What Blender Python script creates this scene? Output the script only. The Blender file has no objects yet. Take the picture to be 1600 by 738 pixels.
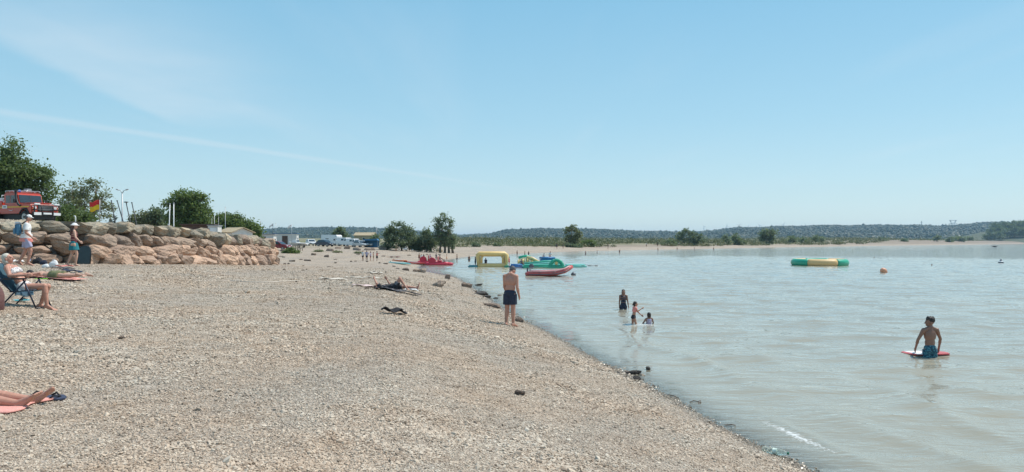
import bpy, bmesh, math, random
import numpy as np
from mathutils import Vector, Matrix, Euler, noise as mnoise
R = math.radians
random.seed(7); rng = np.random.default_rng(11)
scn = bpy.context.scene
COL = scn.collection

# ------------------------------------------------------------------ camera
CAMZ, FPX, HOR = 2.6, 1150.0, 379.0
cam = bpy.data.cameras.new('camera'); camo = bpy.data.objects.new('camera', cam); COL.objects.link(camo)
cam.sensor_width = 36; cam.lens = FPX/1600*36; cam.shift_y = (HOR-369)/1600
cam.clip_start = .05; cam.clip_end = 30000
camo.location = (0, 0, CAMZ); camo.rotation_euler = (R(90), 0, 0)
scn.camera = camo
# ------------------------------------------------------------------ world, sun, exposure
SUN_AZ, SUN_EL = 66, 60
world = bpy.data.worlds.new('World'); scn.world = world; world.use_nodes = True
def build_world():
    nt = world.node_tree; nt.nodes.clear(); L = nt.links
    def n(t, **k):
        x = nt.nodes.new(t)
        for a, b in k.items(): setattr(x, a, b)
        return x
    def m(op, a, b=None, c=None, clamp=False):
        x = n('ShaderNodeMath', operation=op, use_clamp=clamp)
        for i, q in enumerate((a, b, c)):
            if q is None: continue
            if isinstance(q, (int, float)): x.inputs[i].default_value = q
            else: L.new(q, x.inputs[i])
        return x.outputs[0]
    def sm(v, a, b, c=0, d=1):
        x = n('ShaderNodeMapRange', interpolation_type='SMOOTHSTEP')
        L.new(v, x.inputs[0])
        for i, q in enumerate((a, b, c, d)): x.inputs[i+1].default_value = q
        return x.outputs[0]
    sky = n('ShaderNodeTexSky', sky_type='NISHITA', sun_disc=False)
    sky.sun_elevation = R(SUN_EL); sky.sun_rotation = R(SUN_AZ)
    sky.altitude = 250; sky.air_density = 1.0; sky.dust_density = .25; sky.ozone_density = .35
    tc = n('ShaderNodeTexCoord'); sp = n('ShaderNodeSeparateXYZ'); L.new(tc.outputs['Generated'], sp.inputs[0])
    z = m('MAXIMUM', sp.outputs[2], .012)
    U = m('DIVIDE', sp.outputs[0], z); V = m('DIVIDE', sp.outputs[1], z)      # position on a high cloud layer
    cb = n('ShaderNodeCombineXYZ'); L.new(U, cb.inputs[0]); L.new(V, cb.inputs[1])
    ns = n('ShaderNodeTexNoise'); ns.inputs['Scale'].default_value = .9; ns.inputs['Detail'].default_value = 5
    L.new(cb.outputs[0], ns.inputs['Vector'])
    nz = ns.outputs['Fac']
    def line(A, B):
        dx, dy = B[0]-A[0], B[1]-A[1]; l = math.hypot(dx, dy); nx, ny = -dy/l, dx/l
        d = m('ADD', m('ADD', m('MULTIPLY', U, nx), m('MULTIPLY', V, ny)), -(A[0]*nx+A[1]*ny))
        t = m('ADD', m('ADD', m('MULTIPLY', U, dx/l), m('MULTIPLY', V, dy/l)), -(A[0]*dx+A[1]*dy)/l)
        return d, t, l
    # thin contrail
    d, t, l = line((-3.93, 5.64), (0, 13.7))
    d = m('ADD', d, m('MULTIPLY', m('SUBTRACT', nz, .5), .25))
    c1 = m('MULTIPLY', sm(m('ABSOLUTE', d), .02, .26, 1, 0), m('MULTIPLY', sm(t, -6, 1), sm(t, l*.7, l*1.3, 1, 0)))
    # broad wisp of cirrus
    d, t, l = line((-2.35, 3.2), (-2.75, 6.2))
    d = m('ADD', d, m('MULTIPLY', m('SUBTRACT', nz, .5), .5))
    c2 = m('MULTIPLY', m('MULTIPLY', sm(d, -1.5, .02, 0, 1), sm(d, .02, .22, 1, 0)), m('MULTIPLY', sm(t, -1.2, .6), sm(t, l*.75, l*1.15, 1, 0)))
    ns2 = n('ShaderNodeTexNoise'); ns2.inputs['Scale'].default_value = 1.0; ns2.inputs['Detail'].default_value = 6
    mp = n('ShaderNodeMapping'); mp.inputs['Rotation'].default_value = (0, 0, R(25)); mp.inputs['Scale'].default_value = (1.1, .18, 1)
    L.new(cb.outputs[0], mp.inputs[0]); L.new(mp.outputs[0], ns2.inputs['Vector'])
    c3 = m('MULTIPLY', sm(ns2.outputs['Fac'], .5, .8), .35)
    mask = m('ADD', m('ADD', m('MULTIPLY', c1, .2), m('MULTIPLY', c2, m('MULTIPLY', nz, .5))), m('MULTIPLY', c3, .35), clamp=True)
    mask = m('MULTIPLY', mask, sm(sp.outputs[2], .02, .12))
    hs = n('ShaderNodeHueSaturation'); hs.inputs['Hue'].default_value = .485; hs.inputs['Saturation'].default_value = 1.12; hs.inputs['Value'].default_value = 1.0
    L.new(sky.outputs[0], hs.inputs['Color'])
    rp = n('ShaderNodeValToRGB'); L.new(sp.outputs[2], rp.inputs[0]); e = rp.color_ramp.elements     # pale blue summer sky, even all round
    e[0].position = 0; e[0].color = (.60, .765, .815, 1); e[1].position = 1; e[1].color = (.15, .36, .64, 1)
    for p_, c_ in ((.06, (.50, .715, .805)), (.16, (.375, .645, .80)), (.32, (.25, .55, .77)), (.55, (.19, .46, .71))): q = e.new(p_); q.color = (*c_, 1)
    gn = n('ShaderNodeVectorMath', operation='SCALE'); L.new(rp.outputs[0], gn.inputs[0]); gn.inputs['Scale'].default_value = 5.7
    sk = n('ShaderNodeMix', data_type='RGBA'); sk.inputs[0].default_value = .8; L.new(hs.outputs[0], sk.inputs[6]); L.new(gn.outputs[0], sk.inputs[7])
    mx = n('ShaderNodeMix', data_type='RGBA'); L.new(m('MULTIPLY', mask, 1.15, clamp=True), mx.inputs[0]); L.new(sk.outputs[2], mx.inputs[6]); mx.inputs[7].default_value = (4.6, 5.0, 5.3, 1)
    bg = n('ShaderNodeBackground'); bg.inputs[1].default_value = .125
    L.new(mx.outputs[2], bg.inputs[0]); out = n('ShaderNodeOutputWorld'); L.new(bg.outputs[0], out.inputs[0])
build_world()
sd = Vector((math.sin(R(SUN_AZ))*math.cos(R(SUN_EL)), math.cos(R(SUN_AZ))*math.cos(R(SUN_EL)), math.sin(R(SUN_EL))))
sl = bpy.data.lights.new('sun', 'SUN'); sl.energy = 3.4; sl.angle = R(.53); sl.color = (1, .95, .87)
so = bpy.data.objects.new('sun', sl); COL.objects.link(so); so.rotation_euler = sd.to_track_quat('Z', 'Y').to_euler(); so.location = (60, 40, 120)
vs = scn.view_settings; vs.view_transform = 'Standard'; vs.look = 'None'; vs.exposure = 0.48; vs.gamma = 1; vs.use_curve_mapping = False
try:
    scn.cycles.max_bounces = 6; scn.cycles.transparent_max_bounces = 12; scn.cycles.volume_bounces = 0
    scn.cycles.use_denoising = True; scn.cycles.sample_clamp_indirect = 4
except Exception: pass

# ------------------------------------------------------------------ helpers
def A(px, py, Y):
    return Vector(((px-800)/FPX*Y, Y, CAMZ-(py-HOR)/FPX*Y))
def W(px, py):                      # point on the lake surface
    return A(px, py, CAMZ*FPX/(py-HOR))

class MB:
    def __init__(s): s.v = []; s.f = []
    def add(s, V, F):
        o = len(s.v); s.v.extend([tuple(q) for q in V]); s.f.extend([tuple(i+o for i in q) for q in F]); return s
    def box(s, c, size, rot=None, taper=(1, 1)):
        h = [q/2 for q in size]; V = []
        for z in (-1, 1):
            tx, ty = (taper if z > 0 else (1, 1))
            for x, y in ((-1, -1), (1, -1), (1, 1), (-1, 1)): V.append(Vector((x*h[0]*tx, y*h[1]*ty, z*h[2])))
        M = rot.to_matrix() if isinstance(rot, Euler) else (rot if rot is not None else Matrix.Identity(3))
        c = Vector(c)
        return s.add([M@q+c for q in V], [(0, 3, 2, 1), (4, 5, 6, 7), (0, 1, 5, 4), (1, 2, 6, 5), (2, 3, 7, 6), (3, 0, 4, 7)])
    def frame(s, d):
        d = Vector(d).normalized(); u = d.orthogonal().normalized(); return u, d.cross(u)
    def tube(s, P, r, n=8, caps=True, closed=False):
        P = [Vector(q) for q in P]; r = r if isinstance(r, (list, tuple)) else [r]*len(P)
        V = []; F = []; up = None; k = len(P)
        for i, p in enumerate(P):
            if closed: d = P[(i+1) % k]-P[i-1]
            else: d = P[min(i+1, k-1)]-P[max(i-1, 0)]
            d.normalize()
            if up is None: u = d.orthogonal().normalized()
            else: u = (up-d*up.dot(d)).normalized()
            up = u; w = d.cross(u)
            for j in range(n):
                a = 2*math.pi*j/n; V.append(p+(u*math.cos(a)+w*math.sin(a))*r[i])
        for i in range(k if closed else k-1):
            for j in range(n):
                a, b = i*n+j, i*n+(j+1) % n; c, d2 = ((i+1) % k)*n+(j+1) % n, ((i+1) % k)*n+j
                F.append((a, b, c, d2))
        if caps and not closed: F.append(tuple(reversed(range(n)))); F.append(tuple(range((k-1)*n, k*n)))
        return s.add(V, F)
    def cyl(s, p0, r0, p1, r1=None, n=12): return s.tube([p0, p1], [r0, r0 if r1 is None else r1], n)
    def cap(s, p0, r0, p1, r1, n=10):
        p0, p1 = Vector(p0), Vector(p1); d = (p1-p0)
        if d.length < 1e-5: return s.ell(p0, (r0, r0, r0))
        d.normalize(); P = []; rr = []
        for a in (-80, -50, -20): P.append(p0+d*r0*math.sin(R(a))); rr.append(r0*math.cos(R(a)))
        for a in (20, 50, 80): P.append(p1+d*r1*math.sin(R(a))); rr.append(r1*math.cos(R(a)))
        if (P[3]-P[2]).dot(d) < 0: P[2], P[3] = p0, p1
        return s.tube(P, rr, n)
    def ell(s, c, r, rot=None, n=12, m=8):
        V = []; F = []; M = rot if rot is not None else Matrix.Identity(3); c = Vector(c)
        for i in range(1, m):
            t = math.pi*i/m
            for j in range(n):
                a = 2*math.pi*j/n; V.append(M@Vector((r[0]*math.sin(t)*math.cos(a), r[1]*math.sin(t)*math.sin(a), r[2]*math.cos(t)))+c)
        V.append(M@Vector((0, 0, r[2]))+c); V.append(M@Vector((0, 0, -r[2]))+c); T, B = len(V)-2, len(V)-1
        for i in range(m-2):
            for j in range(n): F.append((i*n+j, (i+1)*n+j, (i+1)*n+(j+1) % n, i*n+(j+1) % n))
        for j in range(n): F.append((T, j, (j+1) % n)); F.append((B, (m-2)*n+(j+1) % n, (m-2)*n+j))
        return s.add(V, F)
    def lathe(s, prof, c=(0, 0, 0), n=24, rot=None):
        V = []; F = []; k = len(prof); c = Vector(c); M = rot if rot is not None else Matrix.Identity(3)
        for r, z in prof:
            for j in range(n):
                a = 2*math.pi*j/n; V.append(M@Vector((r*math.cos(a), r*math.sin(a), z))+c)
        for i in range(k-1):
            for j in range(n): F.append((i*n+j, i*n+(j+1) % n, (i+1)*n+(j+1) % n, (i+1)*n+j))
        F.append(tuple(reversed(range(n)))); F.append(tuple(range((k-1)*n, k*n)))
        return s.add(V, F)
    def prism(s, poly, y0, y1, axis='y', taper=None):
        """outline in (a,b) extruded along the third axis"""
        V = []; k = len(poly)
        for y in (y0, y1):
            for a, b in poly:
                V.append({'y': (a, y, b), 'x': (y, a, b), 'z': (a, b, y)}[axis])
        F = [tuple(range(k)), tuple(reversed(range(k, 2*k)))]+[(i, i+k, (i+1) % k+k, (i+1) % k) for i in range(k)]
        return s.add(V, F)
    def grid(s, fn, nu, nv):
        V = [fn(i/(nu-1), j/(nv-1)) for i in range(nu) for j in range(nv)]
        return s.add(V, [(i*nv+j, (i+1)*nv+j, (i+1)*nv+j+1, i*nv+j+1) for i in range(nu-1) for j in range(nv-1)])

def link(name, me, mat, parent=None, loc=None, rot=None):
    o = bpy.data.objects.new(name, me); COL.objects.link(o)
    if mat is not None and len(me.materials) == 0: me.materials.append(mat)
    if parent is not None: o.parent = parent
    if loc is not None: o.location = loc
    if rot is not None: o.rotation_euler = rot
    return o
REM = []
def obj(name, mb, mat, parent=None, loc=None, rot=None, smooth=False, bevel=0, seg=2, remesh=0, it=3, solid=0):
    me = bpy.data.meshes.new(name); me.from_pydata(mb.v, [], mb.f); me.update()
    bm = bmesh.new(); bm.from_mesh(me); bmesh.ops.recalc_face_normals(bm, faces=bm.faces)
    if solid:
        bmesh.ops.solidify(bm, geom=bm.faces[:], thickness=solid)
    if bevel:
        es = [e for e in bm.edges if len(e.link_faces) == 2 and e.calc_face_angle(0) > .5]
        bmesh.ops.bevel(bm, geom=es, offset=bevel, segments=seg, affect='EDGES', clamp_overlap=True)
        bmesh.ops.recalc_face_normals(bm, faces=bm.faces)
    bm.to_mesh(me); bm.free()
    if smooth or remesh: me.polygons.foreach_set('use_smooth', [True]*len(me.polygons))
    elif bevel:
        me.polygons.foreach_set('use_smooth', [True]*len(me.polygons)); me.set_sharp_from_angle(angle=R(40))
    o = link(name, me, mat, parent, loc, rot)
    if remesh:
        r = o.modifiers.new('r', 'REMESH'); r.mode = 'VOXEL'; r.voxel_size = remesh; r.use_smooth_shade = True
        if it: q = o.modifiers.new('s', 'SMOOTH'); q.factor = .5; q.iterations = it
        REM.append(o)
    return o
def bake_remesh():
    bpy.context.view_layer.update(); dg = bpy.context.evaluated_depsgraph_get(); res = []
    for o in REM: res.append(bpy.data.meshes.new_from_object(o.evaluated_get(dg)))
    for o, me in zip(REM, res):
        mats = [q for q in o.data.materials]; o.modifiers.clear(); me.name = o.name; o.data = me
        me.materials.clear()
        for q in mats: me.materials.append(q)
        me.polygons.foreach_set('use_smooth', [True]*len(me.polygons)); me.polygons.foreach_set('material_index', [0]*len(me.polygons))
    REM.clear()
def tag(o, label=None, cat=None, group=None, kind=None):
    if label: o['label'] = label
    if cat: o['category'] = cat
    if group: o['group'] = group
    if kind: o['kind'] = kind
    return o
def thing(name, label, cat, loc=(0, 0, 0), rz=0, group=None, rot=None, scale=1):
    o = bpy.data.objects.new(name, None); COL.objects.link(o); o.location = loc
    o.rotation_euler = rot if rot is not None else (0, 0, rz); o.empty_display_size = .1
    if scale != 1: o.scale = (scale,)*3
    return tag(o, label, cat, group)
def copy_tree(o, parent=None):
    c = o.copy(); COL.objects.link(c); c.parent = parent
    for ch in [q for q in o.children]: copy_tree(ch, c)
    return c
def bigmesh(name, V, F, mat, smooth=True, attrs={}):
    me = bpy.data.meshes.new(name); V = np.asarray(V, np.float32); F = np.asarray(F, np.int32); n, k = F.shape
    me.vertices.add(len(V)); me.vertices.foreach_set('co', V.ravel())
    me.loops.add(n*k); me.loops.foreach_set('vertex_index', F.ravel())
    me.polygons.add(n); me.polygons.foreach_set('loop_start', np.arange(0, n*k, k, dtype=np.int32))
    me.update(calc_edges=True); me.validate()
    me.polygons.foreach_set('use_smooth', [smooth]*n)
    for a, d in attrs.items():
        q = me.attributes.new(a, 'FLOAT', 'POINT'); q.data.foreach_set('value', np.asarray(d, np.float32))
    return link(name, me, mat)

# ------------------------------------------------------------------ noise in numpy
_perm = rng.permutation(512); _g = rng.uniform(0, 2*np.pi, 512)
def pn(x, y):
    x = np.asarray(x, float); y = np.asarray(y, float)
    xi = np.floor(x).astype(int); yi = np.floor(y).astype(int); xf = x-xi; yf = y-yi
    def gr(ix, iy, dx, dy):
        h = _g[_perm[(ix % 512+_perm[iy % 512]) % 512]]; return np.cos(h)*dx+np.sin(h)*dy
    u = xf*xf*xf*(xf*(xf*6-15)+10); v = yf*yf*yf*(yf*(yf*6-15)+10)
    a = gr(xi, yi, xf, yf); b = gr(xi+1, yi, xf-1, yf); c = gr(xi, yi+1, xf, yf-1); d = gr(xi+1, yi+1, xf-1, yf-1)
    return (a+(b-a)*u)+((c+(d-c)*u)-(a+(b-a)*u))*v

# ------------------------------------------------------------------ materials
class NT:
    def __init__(s, name):
        s.m = bpy.data.materials.new(name); s.m.use_nodes = True; s.t = s.m.node_tree; s.t.nodes.clear(); s.L = s.t.links
        s.out = s.n('ShaderNodeOutputMaterial')
    def n(s, ty, **k):
        x = s.t.nodes.new(ty)
        for a, b in k.items(): setattr(x, a, b)
        return x
    def put(s, sock, v):
        if v is None: return
        if isinstance(v, bpy.types.NodeSocket): s.L.new(v, sock)
        elif isinstance(v, (tuple, list)) and len(v) == 3 and sock.type == 'RGBA': sock.default_value = (*v, 1)
        else: sock.default_value = v
    def math(s, op, a, b=None, clamp=False):
        x = s.n('ShaderNodeMath', operation=op, use_clamp=clamp); s.put(x.inputs[0], a); s.put(x.inputs[1], b); return x.outputs[0]
    def mr(s, v, a, b, c=0, d=1, sm=False):
        x = s.n('ShaderNodeMapRange', interpolation_type='SMOOTHSTEP' if sm else 'LINEAR'); s.put(x.inputs[0], v)
        for i, q in enumerate((a, b, c, d)): x.inputs[i+1].default_value = q
        return x.outputs[0]
    def mix(s, f, a, b, mode='MIX'):
        x = s.n('ShaderNodeMix', data_type='RGBA', blend_type=mode); s.put(x.inputs[0], f); s.put(x.inputs[6], a); s.put(x.inputs[7], b); return x.outputs[2]
    def coord(s, kind='Object', scale=None):
        x = s.n('ShaderNodeTexCoord').outputs[kind]
        if scale is not None:
            q = s.n('ShaderNodeMapping'); s.L.new(x, q.inputs[0]); q.inputs['Scale'].default_value = scale; x = q.outputs[0]
        return x
    def noise(s, sc, det=3, vec=None, rough=.55, out='Fac'):
        x = s.n('ShaderNodeTexNoise'); x.inputs['Scale'].default_value = sc; x.inputs['Detail'].default_value = det; x.inputs['Roughness'].default_value = rough
        s.put(x.inputs['Vector'], vec if vec is not None else s.coord()); return x.outputs[out]
    def vor(s, sc, vec=None, out='Distance', feature='F1'):
        x = s.n('ShaderNodeTexVoronoi', feature=feature); x.inputs['Scale'].default_value = sc
        s.put(x.inputs['Vector'], vec if vec is not None else s.coord()); return x.outputs[out]
    def attr(s, name):
        return s.n('ShaderNodeAttribute', attribute_name=name).outputs['Fac']
    def bump(s, h, st=.3, dist=.05, nrm=None):
        x = s.n('ShaderNodeBump'); x.inputs['Strength'].default_value = st; x.inputs['Distance'].default_value = dist; s.put(x.inputs['Height'], h); s.put(x.inputs['Normal'], nrm); return x.outputs[0]
    def prin(s, col, rough=.6, nrm=None, **k):
        x = s.n('ShaderNodeBsdfPrincipled'); s.put(x.inputs['Base Color'], col); s.put(x.inputs['Roughness'], rough); s.put(x.inputs['Normal'], nrm)
        for a, b in k.items(): s.put(x.inputs[a.replace('_', ' ')], b)
        return x.outputs[0]
    def done(s, sh): s.L.new(sh, s.out.inputs['Surface']); return s.m
MATS = {}
def mat(name, col, rough=.6, var=.12, sc=6., bump=0, bsc=40., **k):
    if name in MATS: return MATS[name]
    t = NT(name); nz = t.noise(sc, 4)
    a = tuple(max(0, q*(1-var)) for q in col); b = tuple(min(1, q*(1+var)) for q in col)
    c = t.mix(t.mr(nz, .3, .7), a, b)
    nr = t.bump(t.noise(bsc, 3), bump, .02) if bump else None
    MATS[name] = t.done(t.prin(c, rough, nr, **k)); return MATS[name]
def leafmat(name, c1, c2, tr=.3):
    t = NT(name); g = t.n('ShaderNodeNewGeometry').outputs['Random Per Island']
    f = t.math('ADD', t.math('MULTIPLY', g, .55), t.math('MULTIPLY', t.mr(t.noise(.6, 3), .3, .7), .45))
    c = t.mix(f, c1, c2); p = t.prin(c, .55, None, Specular_IOR_Level=.3)
    tl = t.n('ShaderNodeBsdfTranslucent'); t.L.new(t.mix(.5, c, (.16, .22, .03)), tl.inputs[0])
    mx = t.n('ShaderNodeMixShader'); mx.inputs[0].default_value = tr; t.L.new(p, mx.inputs[1]); t.L.new(tl.outputs[0], mx.inputs[2])
    MATS[name] = t.done(mx.outputs[0]); return MATS[name]
def patternmat(name, c1, c2, scale, thr=.5, rough=.85):
    t = NT(name); f = t.mr(t.noise(scale, 2), thr-.04, thr+.04)
    MATS[name] = t.done(t.prin(t.mix(f, c1, c2), rough)); return MATS[name]
# ================================================================== terrain
SH = [(7, -60), (6.2, -20), (5.6, -8), (5.2, -3), (4.7, 2), (4.0, 5.5), (3.4, 8.33), (3.1, 9.6), (2.65, 12.15), (2.28, 14.2), (1.87, 16.5), (1.1, 21.2), (.22, 25.1), (-.86, 32.9),
      (-2.2, 42.1), (-3.7, 53.4), (-7.35, 65), (-9.4, 75), (-10.5, 88), (-9.3, 107), (-7.9, 130), (-4, 155), (3, 172), (18.6, 213.6), (43, 249), (78, 299), (130, 374), (200, 460), (312, 598), (479, 787), (832, 1196), (1500, 1750), (5000, 2600)]
WL = [(-90, 20), (-30, 27.2), (-20.5, 29.5), (-18.7, 31.3), (-18.3, 38), (-18.0, 42), (-17.6, 51.5), (-19.6, 53.5), (-24, 58), (-40, 75), (-75, 110)]
def sdist(x, y, PL):
    """distance to a polyline, positive on its left-hand side"""
    x = np.asarray(x, float); y = np.asarray(y, float); best = np.full(x.shape, 1e18); sg = np.ones(x.shape)
    for i in range(len(PL)-1):
        ax, ay = PL[i]; bx, by = PL[i+1]; dx, dy = bx-ax, by-ay; t = np.clip(((x-ax)*dx+(y-ay)*dy)/(dx*dx+dy*dy), 0, 1)
        qx, qy = x-ax-t*dx, y-ay-t*dy; d = qx*qx+qy*qy; c = dx*(y-ay)-dy*(x-ax)
        m = d < best-1e-9; best = np.where(m, d, best); sg = np.where(m, np.where(c >= 0, 1, -1), sg)
    return np.sqrt(best)*sg
def smooth(v, a, b):
    t = np.clip((v-a)/(b-a), 0, 1); return t*t*(3-2*t)
TY, TZ = [0, 40, 44, 52, 80, 120, 170], [3.45, 3.42, 3.12, 2.86, 2.2, 1.95, 1.9]
def shore_d(x, y):
    x = np.asarray(x, float); y = np.asarray(y, float); s = np.clip(y/25, .35, 6)
    return sdist(x, y, SH)+.16*s*pn(x*.35/s+3, y*.35/s)+.07*pn(x*1.3, y*1.3+9)
def gz(x, y, full=False):
    x = np.asarray(x, float); y = np.asarray(y, float); d = shore_d(x, y)
    near = np.interp(d, [0, 1, 2.5, 4.5, 8, 11, 13, 16, 20, 60], [0, .22, .5, .86, 1.06, 1.2, 1.42, 1.68, 1.8, 2.0])*np.interp(y, [30, 52, 85], [1, .75, .36])
    far = np.interp(d, [0, 5, 15, 22, 40, 60, 150, 400, 1000, 3000], [0, .38, .75, 1.15, 1.85, 2.1, 3.2, 6, 9, 12])
    far = far*(1+1.3*smooth(x, 180, 420)*(1-.6*smooth(d, 100, 400)))
    w = smooth(y, 85, 130); z = near*(1-w)+far*w
    uw = np.interp(-d, [0, 1, 3, 8, 30, 200], [0, -.1, -.3, -.68, -1.5, -3]); z = np.where(d >= 0, z, uw)
    z = z+np.where(d > .5, .05*pn(x*.22, y*.22)*np.clip(d/4, 0, 1)+.02*pn(x*.9, y*.9)+(.024*pn(x*1.7+5, y*1.7)+.012*pn(x*3.6, y*3.6+2))*smooth(d, .5, 2)*smooth(y, 60, 30), 0)+np.where(d > 25, .5*pn(x*.03, y*.03), 0)*smooth(y, 120, 170)
    wd = sdist(x, y, WL); rw = np.interp(y, [50, 60], [1.2, 8]); T = np.interp(y, TY, TZ)
    f = smooth(wd, .15, rw+.15)*smooth(y, 150, 110); T = T+np.maximum(3.8-T, 0)*smooth(wd, 2.5, 9)*smooth(y, 70, 52)
    f = np.where(y > 10, f, f*smooth(y, -20, 10))
    z2 = z*(1-f)+np.maximum(T, z)*f
    return (z2, d, f) if full else z2
def gzf(x, y): return float(gz(np.array([x]), np.array([y]))[0])
_Ys = np.geomspace(3, 1500, 2500)
def G(px, py):
    """where the sight line of a picture point meets the ground"""
    z = CAMZ-(py-HOR)/FPX*_Ys; g = gz((px-800)/FPX*_Ys, _Ys); i = int(np.argmax(g >= z)); Y = _Ys[i]
    if i > 0:
        a, b = (z-g)[i-1], (g-z)[i]; Y = _Ys[i-1]+(_Ys[i]-_Ys[i-1])*a/max(a+b, 1e-9)
    x = (px-800)/FPX*Y; return Vector((x, Y, gzf(x, Y)))

def gravel_mat():
    t = NT('gravel'); co = t.coord(); wob = t.mix(.03, co, t.noise(9, 2, out='Color'))
    d = t.attr('shore'); veg = t.attr('veg'); red = t.attr('red')
    v1 = t.n('ShaderNodeTexVoronoi'); v1.inputs['Scale'].default_value = 30; t.L.new(co, v1.inputs['Vector'])
    v2 = t.n('ShaderNodeTexVoronoi'); v2.inputs['Scale'].default_value = 9; t.L.new(co, v2.inputs['Vector'])
    s1 = t.n('ShaderNodeSeparateColor'); t.L.new(v1.outputs['Color'], s1.inputs[0]); s2 = t.n('ShaderNodeSeparateColor'); t.L.new(v2.outputs['Color'], s2.inputs[0])
    rp = t.n('ShaderNodeValToRGB'); e = rp.color_ramp.elements; e[0].color = (.22, .17, .135, 1); e[1].color = (.59, .515, .44, 1)
    for p, c in ((.25, (.40, .33, .268)), (.5, (.47, .395, .325)), (.75, (.53, .455, .378))): q = e.new(p); q.color = (*c, 1)
    t.L.new(t.math('ADD', t.math('MULTIPLY', s1.outputs[0], .7), t.math('MULTIPLY', s2.outputs[1], .3)), rp.inputs[0])
    c = rp.outputs[0]
    gap_shade = t.mr(v1.outputs['Distance'], .35, .7, 1, .66); c = t.mix(1, c, gap_shade, 'MULTIPLY')  # shade in the gaps between pebbles, painted into the base colour
    c = t.mix(1, c, (1.02, 1.0, .955), 'MULTIPLY'); c = t.mix(t.mr(t.noise(.55, 5), .35, .7), c, t.mix(1, c, (1.04, .97, .90), 'MULTIPLY'))
    c = t.mix(t.mr(t.noise(.23, 4, vec=t.coord('Object', (1, .45, 1))), .42, .62), c, t.mix(1, c, (.86, .87, .9), 'MULTIPLY'))
    c = t.mix(t.mr(t.noise(2.6, 5), .5, .75), c, t.mix(1, c, (.74, .72, .70), 'MULTIPLY'))
    # dry grass and scrubby earth inland
    soil = t.mix(t.mr(t.noise(.09, 5), .35, .65), (.27, .22, .14), (.12, .14, .06))
    c = t.mix(veg, c, soil)
    redc = t.mix(t.mr(t.noise(.2, 5), .3, .7), (.29, .215, .165), (.22, .18, .13)); c = t.mix(red, c, redc)
    # wet stones by the waterline
    dw = t.math('ADD', d, t.math('MULTIPLY', t.math('SUBTRACT', t.noise(3.5, 4), .5), .5))
    wet = t.mr(dw, .10, .42, 1, 0, True); c = t.mix(wet, c, t.mix(1, c, (.64, .61, .57), 'MULTIPLY'))
    h = t.math('ADD', t.math('MULTIPLY', t.mr(v1.outputs['Distance'], 0, .7, 1, 0), .5), t.math('MULTIPLY', t.math('ADD', t.mr(v2.outputs['Distance'], 0, .7, 1, 0), t.noise(14, 4)), .7))
    nr = t.bump(h, .9, .035)
    rough = t.mr(wet, 0, 1, .85, .35)
    return t.done(t.prin(c, rough, nr, Specular_IOR_Level=.3))
M_GRAVEL = gravel_mat()
def polar(r, ang):
    r, ang = np.meshgrid(r, ang, indexing='ij'); x = r*np.sin(ang); y = r*np.cos(ang)
    nr, na = r.shape; i = np.arange(nr-1)[:, None]*na; j = np.arange(na-1)[None, :]
    F = np.stack([i+j, i+na+j, i+na+j+1, i+j+1], -1).reshape(-1, 4)[:, ::-1]
    return x.ravel(), y.ravel(), F
ang = np.radians(np.concatenate([np.arange(-180, -48, 6), np.arange(-48, 48, .22), np.arange(48, 181, 6)]))
rr = np.concatenate([[0], np.geomspace(.4, 4, 25)[:-1], np.geomspace(4, 9000, 440)])
x, y, F = polar(rr, ang); z, d, f = gz(x, y, True)
veg = np.clip(smooth(d+18*pn(x*.05, y*.05)+14*smooth(y, 205, 290), 26, 60)*smooth(y, 95, 150)+.6*smooth(f, .9, 1)*smooth(pn(x*.2, y*.2), -.2, .3), 0, 1)
red = smooth(x, 150, 420)*smooth(d, 2, 12)*(1-smooth(d, 70, 110))+smooth(x, 18, 30)*smooth(x, 120, 70)*smooth(d, 14, 18)*smooth(d, 34, 26)*.8
ground = tag(bigmesh('beach_ground', np.stack([x, y, z], 1), F, M_GRAVEL, True, {'shore': d, 'veg': veg, 'red': np.clip(red, 0, 1)}), 'sloping shingle beach and lake bed with scrubby land behind', 'beach', kind='structure')

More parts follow.
